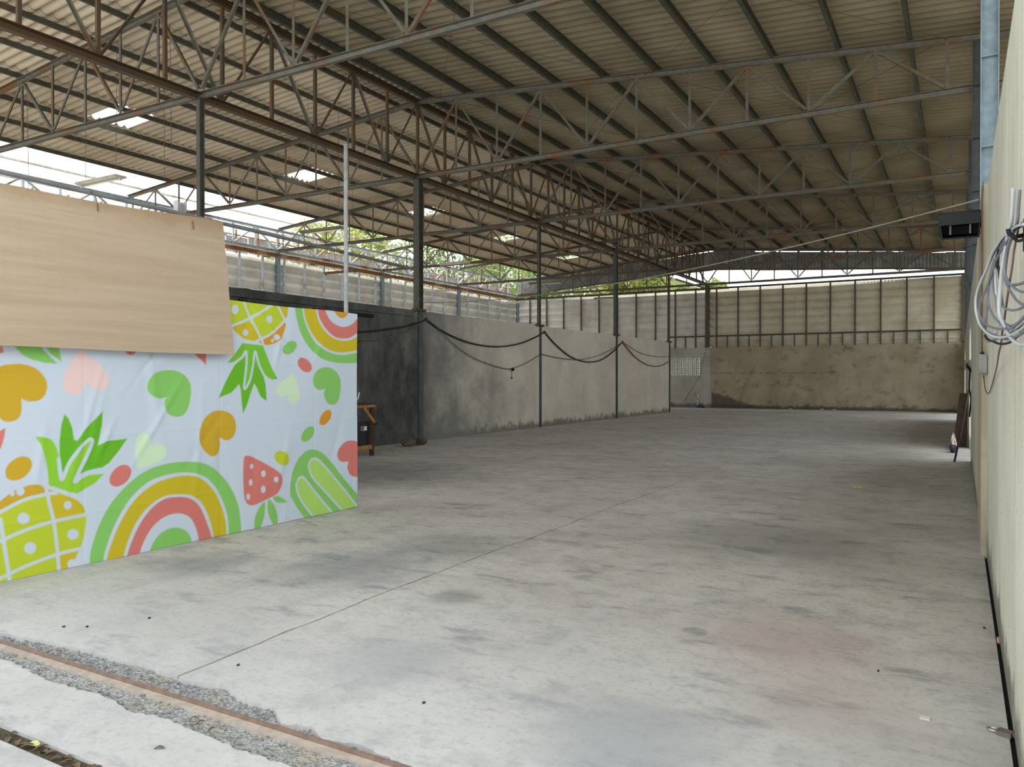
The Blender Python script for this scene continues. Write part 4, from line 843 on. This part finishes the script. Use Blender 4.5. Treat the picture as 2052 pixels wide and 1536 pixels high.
# plywood board
pw = thing('plywood_board', (-5.9, 3.74, 1.69), 'large tan plywood sheet hung from the grey pipe over the banner', 'board')
m = MB(); n = 24; vs = []
for i in range(n+1):
    y = 2.53+2.44*i/n; k = i/n
    zt = 2.87+.06*((y-3.0)/2.0)+.006*math.sin(k*9)-.012*math.sin(math.pi*k); zb = 1.70-.012*k+.004*math.sin(k*7)
    xt = -5.965+.01*math.sin(k*4); xb = -5.82+.012*math.sin(k*5+1)
    vs += [(xb,y,zb),(xt,y,zt),(xt-.009,y,zt+.001),(xb-.009,y,zb-.001)]
fs = [(i*4+j, i*4+(j+1)%4, i*4+4+(j+1)%4, i*4+4+j) for i in range(n) for j in range(4)]
obj('panel', m.add(vs, fs+[(0,1,2,3),(4*n+3,4*n+2,4*n+1,4*n)]), 'ply', pw)
for y in (3.74, 4.63): obj('hanging_wire', MB().tube([(-6.05,y,2.93+.03),(-6.03,y,2.975),(-5.99,y,2.93),(-5.95,y-.006,2.85),(-5.935,y-.012,2.80)], .005, 5), 'cable_brown', pw)

# ---------------------------------------------------------------- bench behind the banner
wbn = thing('work_bench', (-9.8, 11.0, 0), 'rough timber bench frame half hidden behind the banner edge', 'bench')
for (x,y) in ((-9.69,11.5),(-9.69,9.9),(-10.35,11.5),(-10.35,9.9)):
    obj('leg', MB().beam((x,y,0),(x,y,.93), rect_prof(.045,.09),(0,1,0)), 'wood_dark', wbn)
obj('bench_top', MB().box(-10.45,9.8,.965,-9.66,11.6,.985), 'wood_dark', wbn)
obj('front_rail', MB().box(-9.70,9.8,.92,-9.66,11.58,.965), 'wood', wbn)
obj('brace', MB().beam((-9.655,11.22,.94),(-9.655,11.55,.62), rect_prof(.02,.055)), 'wood', wbn)
obj('lower_rail', MB().beam((-9.66,9.9,.17),(-9.66,11.46,.17), rect_prof(.03,.08)), 'wood', wbn)
ep = obj('panel', MB().box(-9.74,9.95,.2,-9.72,11.45,.655), 'black', wbn)
obj('sticker', MB().box(-9.718,11.23,.485,-9.715,11.39,.565), 'white', ep)
obj('sticker_print', MB().box(-9.7149,11.235,.49,-9.713,11.305,.56), 'label_blue', ep)
obj('sticker_print', MB().box(-9.7148,11.25,.545,-9.7128,11.33,.562), 'label_red', ep)
obj('knob', MB().box(-9.66,11.545,.58,-9.63,11.60,.63), 'black', wbn)
pb = thing('plastic_bag', (-9.9, 11.1, .985), 'crumpled white plastic bag on the timber bench', 'bag')
obj('bag', MB().blob((-9.92,11.12,1.078),(.12,.22,.085),12,.22,6,12), 'white', pb); obj('handle', MB().tube([(-9.86,11.28,1.05),(-9.85,11.31,1.12),(-9.85,11.33,1.2)], .012, 5), 'white', pb)
top('tray', MB().box(-9.85,10.6,.985,-9.68,11.0,1.005), 'black', 'thin black tray on the bench beside the white bag', 'tray')
s1 = thing('sack', (-10.25, 13.6, 0), 'crumpled brown sack on the floor left of the dark post', 'sack')
obj('body', MB().blob((-10.3,13.45,.07),(.14,.22,.1),31,.2,6,10), 'sack', s1); obj('fold', MB().blob((-10.35,13.85,.05),(.13,.17,.08),32,.25,6,10), 'sack_dark', s1)
obj('neck', MB().blob((-10.45,14.15,.05),(.1,.14,.06),33,.25,6,9), 'sack', s1)
top('timber_stub', MB().box(-10.925,11.2,2.77,-10.86,12.97,2.83), 'dark', 'short black timber fixed to the sooty wall past the banner corner', 'timber')
for i,(x,y) in enumerate(((-9.76,11.94),(-9.71,12.05),(-9.64,12.2))):
    top('scrap_or_sunspot', MB().box(x-.02,y-.035,.001,x+.02,y+.035,.006), 'white', 'tiny white scrap on the dark floor beside the bench, %s of three' % ('leftmost','middle','rightmost')[i], 'scrap', 'white scraps beside the bench')

# ---------------------------------------------------------------- cables on the middle wall
WX = -10.895
def cab(name, pts, r, mat, label, group=None, cat='cable', sub=6):
    P = smooth_open(pts, sub) if len(pts) > 2 else pts
    return top(name, MB().tube([tuple(p) for p in P], r, 6), mat, label, cat, group, True)
def w3(l): return [(WX+.0, y, z) for y, z in l]
cab('swag_cable', w3([(9.4,2.86),(10.6,2.52),(11.6,2.40),(12.53,2.435),(13.9,2.606),(14.46,2.729),(14.906,2.85)]), .022, 'cable', 'thick black cable swagged on the sooty wall beside the banner')
cab('swag_cable', w3([(14.906,2.85),(15.45,2.644),(16.32,2.44),(17.26,2.336),(18.28,2.333),(19.39,2.457),(20.3,2.669),(20.933,2.864)]), .022, 'cable', 'thick black cable swag right of the dark post')
cab('swag_cable', w3([(20.933,2.864),(21.6,2.542),(22.67,2.181),(23.82,2.025),(25.07,2.083),(26.2,2.393),(27.2,2.813)]), .022, 'cable', 'black cable swag in the middle bay of the wall')
cab('swag_cable', w3([(27.2,2.813),(28.43,2.322),(29.8,2.015),(31.3,1.974),(32.6,2.19)]), .020, 'cable_brown', 'farthest brown cable swag by the free end of the wall')
WX = -10.885
cab('thin_cable', w3([(10.5,2.4),(12.53,2.267),(13.55,2.377),(14.27,2.581),(14.906,2.839)]), .012, 'rope', 'thin pale cord hanging below the cable beside the banner', cat='cord')
c1 = thing('thin_cable', (WX, 17, 1.6), 'thin brown cord with a small dangling plug, right of dark post', 'cord')
obj('cord', MB().tube([tuple(p) for p in smooth_open(w3([(14.906,2.85),(15.45,2.62),(16.1,2.281),(17.0,1.978),(18.28,1.76),(18.88,1.739),(19.69,1.891),(20.7,2.193)]),6)], .011, 5), 'rope', c1, True)
obj('plug', MB().blob((WX+.02,18.95,1.72),(.04,.06,.05),5,.1).tube([(WX,18.93,1.7),(WX,18.92,1.5)], .008, 5).blob((WX,18.92,1.48),(.02,.025,.03),6), 'dark', c1)
cab('thin_cable', w3([(20.7,2.193),(21.95,2.1),(23.43,2.084),(25.07,2.274),(26.43,2.582),(27.2,2.813)]), .011, 'cable_brown', 'thin cord crossing the black swag in the middle bay', cat='cord')
cab('thin_cable', w3([(27.2,2.813),(29.2,2.45),(31.3,2.36),(32.6,2.42)]), .010, 'cable_brown', 'faint thin cord above the farthest brown swag', cat='cord')
for y, z, l in ((14.906,2.86,'rusty hook holding cables right of the dark post'),(20.933,2.87,'hook at the cable peak beside the third post'),(27.2,2.82,'hook at the cable peak beside the fourth post')):
    top('cable_hook', MB().tube([(-10.935,y,z+.03),(-10.87,y,z+.02),(-10.86,y,z-.02),(-10.885,y,z-.03)], .016, 6), 'rust', l, 'hook')
# long overhead wire from wall to wall
A, B = Vector((.15,8.6,3.16)), Vector((-10.8,14.7,3.23)); n = 40
cab('overhead_wire', [tuple(A.lerp(B,i/n)-Vector((0,0,.26*4*(i/n)*(1-i/n)))) for i in range(n+1)], .009, 'wire', 'long pale wire sagging across the hall from right wall to post', cat='wire', sub=1)
cab('overhead_wire', [(-10.8,14.7,3.23),(-14,18.5,3.15),(-17.5,22.8,3.35),(-21.8,28,3.6)], .009, 'wire', 'thin wire carrying on behind the middle wall to the left cladding', cat='wire')

# ---------------------------------------------------------------- hanging strip lights
def strip_light(x, y, z, L, mat, label, tilt=0., wires=1.2, w=1.5):
    t = thing('strip_light', (x+L/2, y, z), label, 'light', 'fluorescent strip lights hung in the left aisle')
    a, b = (x, y, z+.03-tilt), (x+L, y, z+.03+tilt)
    obj('housing', MB().beam(a, b, [(q0*w,q1) for q0,q1 in ((-.035,-.015),(.035,-.015),(.062,.012),(.05,.04),(-.05,.04),(-.062,.012))]), mat, t)
    q = lambda k, dz: (x+L*k, y, z+dz+tilt*(2*k-1))
    obj('tube', MB().tube([q(.06,-.005), q(.94,-.005)], .014, 8), 'tube', t, True)
    for k in (.02, .98): obj('end_cap', MB().box(*q(k,-.03)[:1], y-.02, q(k,-.03)[2], q(k,0)[0]+.025, y+.02, q(k,.02)[2]), mat, t)
    for k in (.12, .88): obj('hanging_wire', MB().tube([q(k,.06), (x+L*k+.03, y+.02, zs(x+L*k)-.03)], .005, 4), 'cable_brown', t)
strip_light(-15.05, 9.1, 5.24, 1.28, 'lamp', 'wide cream strip light nearest the front, hung below the open roof edge', .0, 1.9, 2.2)
strip_light(-13.2, 13.2, 4.80, 1.25, 'lamp_moss', 'mossy strip light just left of the tall pole top', 0, 2.6)
strip_light(-17.3, 18.3, 4.72, 1.25, 'rust', 'rust-flaked strip light behind the tall pole before the left cladding', 0, 2.4)
strip_light(-18.5, 25.3, 4.90, 1.25, 'lamp', 'white strip light right of the dark post before the left cladding', 0, 2.2)
strip_light(-19.0, 32.0, 5.02, 1.25, 'white', 'bright white strip light close to the left rear corner', 0, 2.0)
strip_light(-15.8, 22.4, 5.42, 1.25, 'lamp', 'cream strip light seen against the trees, right of the dark post', 0, 1.8)
strip_light(-12.75, 23.4, 4.66, 1.25, 'lamp_moss', 'yellowed strip light just left of the third post top', 0, 2.6)
strip_light(-14.6, 33.0, 5.1, 1.0, 'lamp_moss', 'farthest small yellowed strip light before the back cladding', 0, 1.8)
for i,(x,y,z0,z1) in enumerate(((-16.2,8.7,5.0,6.6),(-14.3,10.4,5.4,7.3),(-12.6,9.3,5.6,7.5),(-17.9,14.7,4.6,6.2),(-13.9,15.2,5.0,7.3))):
    top('loose_wire', MB().tube([tuple(p) for p in smooth_open([(x,y,zs(x)-.02),(x+.03,y,z1-.5),(x-.02,y+.04,z0+.4),(x+.06,y,z0)],5)], .006, 4), 'cable_brown', ('thin loose wire dangling between plywood and roof, leftmost','thin loose wire dangling above the middle of the plywood','thin loose wire dangling near the first post top','thin loose wire dangling at the roof edge left of the tall pole','thin loose wire dangling just right of the tall pole')[i], 'wire', 'loose wires under the left roof')

# ---------------------------------------------------------------- things on the right wall
sp = thing('wall_speaker', (-.03, 7.7, 2.7), 'black box loudspeaker tilted downward high on the right wall', 'speaker')
def rot(p):   # tilt forward about the box centre
    cx, cy, cz = -.02, 7.72, 2.79; a = math.radians(14); y, z = p[1]-cy, p[2]-cz
    return (p[0], cy+y*math.cos(a)-z*math.sin(a), cz+y*math.sin(a)+z*math.cos(a))
def tb(m): m.v = [rot(p) for p in m.v]; return m
x0, x1, z0, z1, yf, yb = -.165, .150, 2.685, 2.895, 7.56, 7.86
cabm = MB(); w_ = .012
cabm.add([(x0+.025,yf,z0),(x1-.01,yf,z0),(x1-.01,yb,z0),(x0+.025,yb,z0),(x0+.025,yf,z0+w_),(x1-.01,yf,z0+w_),(x1-.01,yb,z0+w_),(x0+.025,yb,z0+w_)], [(3,2,1,0),(4,5,6,7),(0,1,5,4),(1,2,6,5),(2,3,7,6),(3,0,4,7)])
cabm.box(x0,yf,z1-w_,x1,yb,z1); cabm.box(x0,yb-w_,z0,x1,yb,z1)
for xa, xb_ in (((x0,x0+w_),(x0+.025,x0+.025+w_)), ((x1-w_,x1),(x1-.01-w_,x1-.01))):
    cabm.add([(xb_[0],yf,z0),(xb_[1],yf,z0),(xb_[1],yb,z0),(xb_[0],yb,z0),(xa[0],yf,z1),(xa[1],yf,z1),(xa[1],yb,z1),(xa[0],yb,z1)], [(3,2,1,0),(4,5,6,7),(0,1,5,4),(1,2,6,5),(2,3,7,6),(3,0,4,7)])
obj('cabinet', tb(cabm), 'black', sp)
obj('baffle', tb(MB().box(x0+.003,yf-.012,z1-.09,x1-.003,yf+.004,z1)), 'black_box', sp)
obj('horn', tb(MB().box(x0+.1,yf+.1,z0+.03,x1-.09,yf+.14,z0+.1)), 'dark', sp)
for x in (x0+.085, x1-.085): obj('guard_bar', tb(MB().box(x,yf+.02,z0+.035,x+.014,yf+.04,z1-.095)), 'pipe_grey', sp)
obj('wall_bracket', MB().box(.14,7.66,2.75,.21,7.72,2.84), 'black', sp)
cab('thin_cable', [(.165,7.56,3.1),(.155,7.53,2.95),(.158,7.53,2.5),(.156,7.53,2.0),(.16,7.52,1.68)], .006, 'cable_brown', 'thin reddish cable running down the right wall to the grey box', cat='cord')
jb = thing('junction_box', (.165, 7.5, 1.51), 'small grey metal switch box on the right wall', 'box')
obj('case', MB().box(.134,7.462,1.51,.196,7.548,1.668), 'galv', jb); obj('lid', MB().box(.137,7.454,1.515,.193,7.462,1.663), 'galv', jb); obj('cable_gland', MB().tube([(.16,7.51,1.668),(.16,7.51,1.69)], .013, 8), 'black', jb)
# coil of cable on its hook
HX, HY, HZ = .155, 2.97, 1.93
hk = thing('wall_hook', (.19, HY, HZ-.05), 'dark iron hook holding the coil of cable on the right wall', 'hook')
obj('plate', MB().box(.175,HY-.04,HZ-.05,.2,HY+.03,HZ+.05), 'black', hk)
obj('hook', MB().tube([(.185,HY,HZ),(.15,HY,HZ-.005),(.136,HY,HZ+.008),(.134,HY,HZ+.022)], .007, 8), 'black', hk, True)
cl = thing('cable_coil', (.12, 3.2, 1.55), 'big loose coil of grey cable hanging on the right wall', 'cable')
for mt, r, p in COIL:
    obj('lead' if mt == 'cable_brown' else 'turn', MB().tube([tuple(q) for q in smooth_open(p, 5)], r, 7), mt, cl, True)
# padlock on the floor against the wall
pl = thing('padlock', (.165, 3.79, 0), 'worn steel padlock lying on the floor against the right wall', 'padlock')
def pr(m, a=2.75):
    ca, sa = math.cos(a), math.sin(a); m.v = [(.168+(x*ca-y*sa), 3.785+(x*sa+y*ca), z) for x,y,z in m.v]; return m
obj('body', pr(MB().prism([(-.028,-.022),(.022,-.022),(.028,-.016),(.028,.016),(.022,.022),(-.028,.022)], .001, .021)), 'brass', pl)
obj('shackle', pr(MB().tube([(.02,-.015,.011),(.052,-.015,.011),(.064,-.010,.011),(.068,0,.011),(.064,.010,.011),(.052,.015,.011),(.02,.015,.011)], .0045, 8)), 'chrome', pl, True)
obj('hinge_pin', pr(MB().tube([(-.03,0,.012),(-.045,0,.012)], .012, 8)), 'cable_brown', pl, True)
top('brick_chip', MB().blob((.196,5.145,.0),(.012,.05,.018),8,.15), 'pink', 'small pink brick chip wedged in the gap under the right wall', 'stone')
top('scrap_or_sunspot', MB().box(-.145,3.785,.001,-.105,3.815,.007), 'white', 'small white scrap alone on the near floor left of the padlock', 'scrap')
top('scrap_or_sunspot', MB().box(-1.25,11.42,.001,-1.12,11.6,.01), 'leafyellow', 'small yellow slip standing in for a sun spot on the far open floor', 'scrap')  # yellow slip paints the sun spot let in by a roof pinhole
for i,(x,y) in enumerate(((-4.59,2.66),(-4.47,2.73),(-4.3,3.02),(-3.2,2.75),(.13,5.35),(-.35,4.3),(-2.1,2.85))):
    top('stone_chip', MB().blob((x,y,.004),(.007,.011,.006),60+i,.3,4,6), 'sack_dark', 'tiny dark stone chip on the floor, '+('below the banner, leftmost','below the banner, second from left','below the banner, third from left','just right of the long floor joint','against the foot of the right wall','alone near the right wall','alone in the middle foreground')[i], 'stone', 'dark chips on the floor')

# far end of the right wall: board, stick and rags by the doorway
top('leaning_board', MB().add([(-.12,19.2,0),(.13,19.2,0),(.168,19.25,1.15),(.0,19.25,1.15),(-.12,19.23,0),(.13,19.23,0),(.168,19.28,1.15),(.0,19.28,1.15)], [(0,1,2,3),(7,6,5,4),(0,4,5,1),(1,5,6,2),(2,6,7,3),(3,7,4,0)]), 'sack_dark', 'dark board leaning against the right wall at the far doorway', 'board')
top('leaning_stick', MB().tube([(-.075,15.75,0),(.06,16.3,.7),(.15,16.8,1.25)], .018, 6), 'wood_dark', 'dark stick leaning in front of the dark board', 'stick')
top('rag', MB().blob((-.1,17.75,.07),(.07,.2,.08),3,.25,6,9), 'purple', 'purple rag on the floor at the foot of the dark board', 'rag')
top('rag', MB().blob((-.1,18.35,.09),(.055,.26,.1),9,.3,6,9).blob((-.11,18.85,.16),(.05,.26,.17),10,.3,6,9), 'rag', 'pale pink rags heaped along the edge of the dark board', 'rag')
jk = thing('wall_tap', (.1, 16.0, 1.6), 'small grey pipe stub with black valve on the far right wall', 'tap')
obj('pipe_stub', MB().box(.07,16.1,1.62,.175,16.35,1.8), 'wire', jk); obj('valve', MB().tube([(.13,16.1,1.72),(.12,15.9,1.68),(.17,15.75,1.6)], .03, 6), 'black', jk)
cab('thin_cable', [(.16,15.8,1.62),(.15,15.7,1.3),(.17,15.6,1.1),(.15,15.75,.8)], .014, 'cable', 'short black hose hanging from the valve on the far right wall', cat='hose')
# broom corner by the pierced blocks
br = thing('broom', (-11.3, 38.35, 0), 'broom with orange stick leaning on the back wall below the blocks', 'broom')
obj('stick', MB().tube([(-11.05,38.1,.04),(-11.57,38.58,.72)], .016, 6), 'wood', br); obj('head', MB().box(-11.12,38.02,0,-10.92,38.14,.08), 'sack_dark', br)
top('dustpan', MB().add([(-11.38,38.3,0),(-11.14,38.3,0),(-11.14,38.58,0),(-11.38,38.58,0),(-11.36,38.36,.1),(-11.16,38.36,.1),(-11.16,38.58,.17),(-11.36,38.58,.17)], [(3,2,1,0),(4,5,6,7),(0,1,5,4),(1,2,6,5),(2,3,7,6),(3,0,4,7)]), 'blue', 'small blue dustpan on the floor beside the broom', 'dustpan')
top('white_stick', MB().tube([(-11.42,38.56,0),(-11.43,38.62,.68)], .017, 6), 'white', 'short white stick upright against the back wall beside the broom', 'stick')
for i,x in enumerate((-7.0,-5.6,-5.05)):
    top('brick_bit', MB().box(x,38.3,0,x+.16,38.42,.05), 'tan', 'small pale brick bit at the foot of the back wall, %s of three' % ('leftmost','middle','rightmost')[i], 'brick', 'brick bits along the back wall')

# ---------------------------------------------------------------- outside
def tree(x, y, h, r, n, mat, label, seed, group='trees beyond the shed'):
    rr = random.Random(seed); t = thing('tree', (x,y,-.32), label, 'tree', group)
    tm = MB(); tm.tube([(x,y,-.5),(x+.1,y,h*.3),(x+rr.uniform(-.3,.3),y,h*.62)], [.28,.2,.12], 8)
    cs = []
    for i in range(9):
        a = rr.uniform(0,6.28); d = r*rr.uniform(.25,.8); cz = h*rr.uniform(.5,.95)
        c = (x+d*math.cos(a), y+d*math.sin(a), cz); cs.append((c, r*rr.uniform(.35,.6)))
        tm.tube([(x,y,h*.35+i*.02*h),((x+c[0])/2,(y+c[1])/2,(h*.5+cz)/2),c], [.11,.07,.02], 5)
    obj('trunk', tm, 'bark', t)
    nr = np.random.default_rng(seed); V = []
    for (c, q) in cs:
        k = n//9; d = nr.normal(size=(k,3)); d /= np.linalg.norm(d,axis=1)[:,None]; p = np.array(c)+d*q*nr.uniform(.45,1.05,(k,1))*np.array([1,1,.8])
        a = nr.normal(size=(k,3)); a /= np.linalg.norm(a,axis=1)[:,None]; b = np.cross(a, nr.normal(size=(k,3))); b /= np.linalg.norm(b,axis=1)[:,None]
        s = nr.uniform(.12,.24,(k,1)); V.append(np.stack([p-a*s, p+b*s*.45, p+a*s, p-b*s*.45], 1))
    V = np.concatenate(V).reshape(-1,3); F = np.arange(len(V)).reshape(-1,4)
    m = MB(); m.v = [tuple(p) for p in V.tolist()]; m.f = [tuple(f) for f in F.tolist()]
    o = obj('foliage', m, mat, t); o['kind'] = 'stuff'
TREES = [(-38,40,12.5,4.2,'leaf2'),(-33,49,13.5,4.6,'leaf'),(-26,46.5,11,3.6,'leaf'),(-28.5,58,15,5,'leaf'),(-21,52,11.5,3.6,'leaf2'),(-45,54,14,5,'leaf'),
         (-17.8,46.5,8.2,2.4,'leaf2'),(-17.3,60,9.0,2.2,'leaf'),(-21.5,62,10.5,3.4,'leaf2'),(-37,66,16,5.5,'leaf')]
TL = ['tall yellow-green tree beyond the left wall, leftmost in view','tall green tree beyond the left wall, behind the leftmost one','green tree beyond the left rear corner of the shed',
 'tallest dense green tree far behind the left rear corner','yellow-green tree behind the rear corner, its crown against the roof edge','dense green tree far out to the left beyond the cladding',
 'low yellow-green tree in the gap above the back wall','small green tree in the sky gap right of the free wall end','yellow-green tree farther behind the back wall gap','big dark green tree farthest behind the left cladding']
for i,((x,y,h,r,mt),l) in enumerate(zip(TREES, TL)): tree(x, y, h, r, 5200, mt, l, 40+i)
hs = thing('far_house', (-20.5, 66, -.32), 'pale plain house glimpsed beyond the back wall between trees', 'house')
obj('wall', MB().box(-24.5,63,-.4,-18.6,69,8.6), 'house', hs); obj('roof', MB().beam((-21.55,62.7,9.0),(-21.55,69.3,9.0), [(-3.4,-.35),(3.4,-.35),(0,1.2)]), 'roof', hs)
for x in (-23.3,-20.6):
    f = obj('window', MB().box(x,62.93,6.2,x+.9,63,7.7), 'white', hs); obj('pane', MB().box(x+.08,62.9,6.28,x+.82,62.94,7.62), 'glass', f)
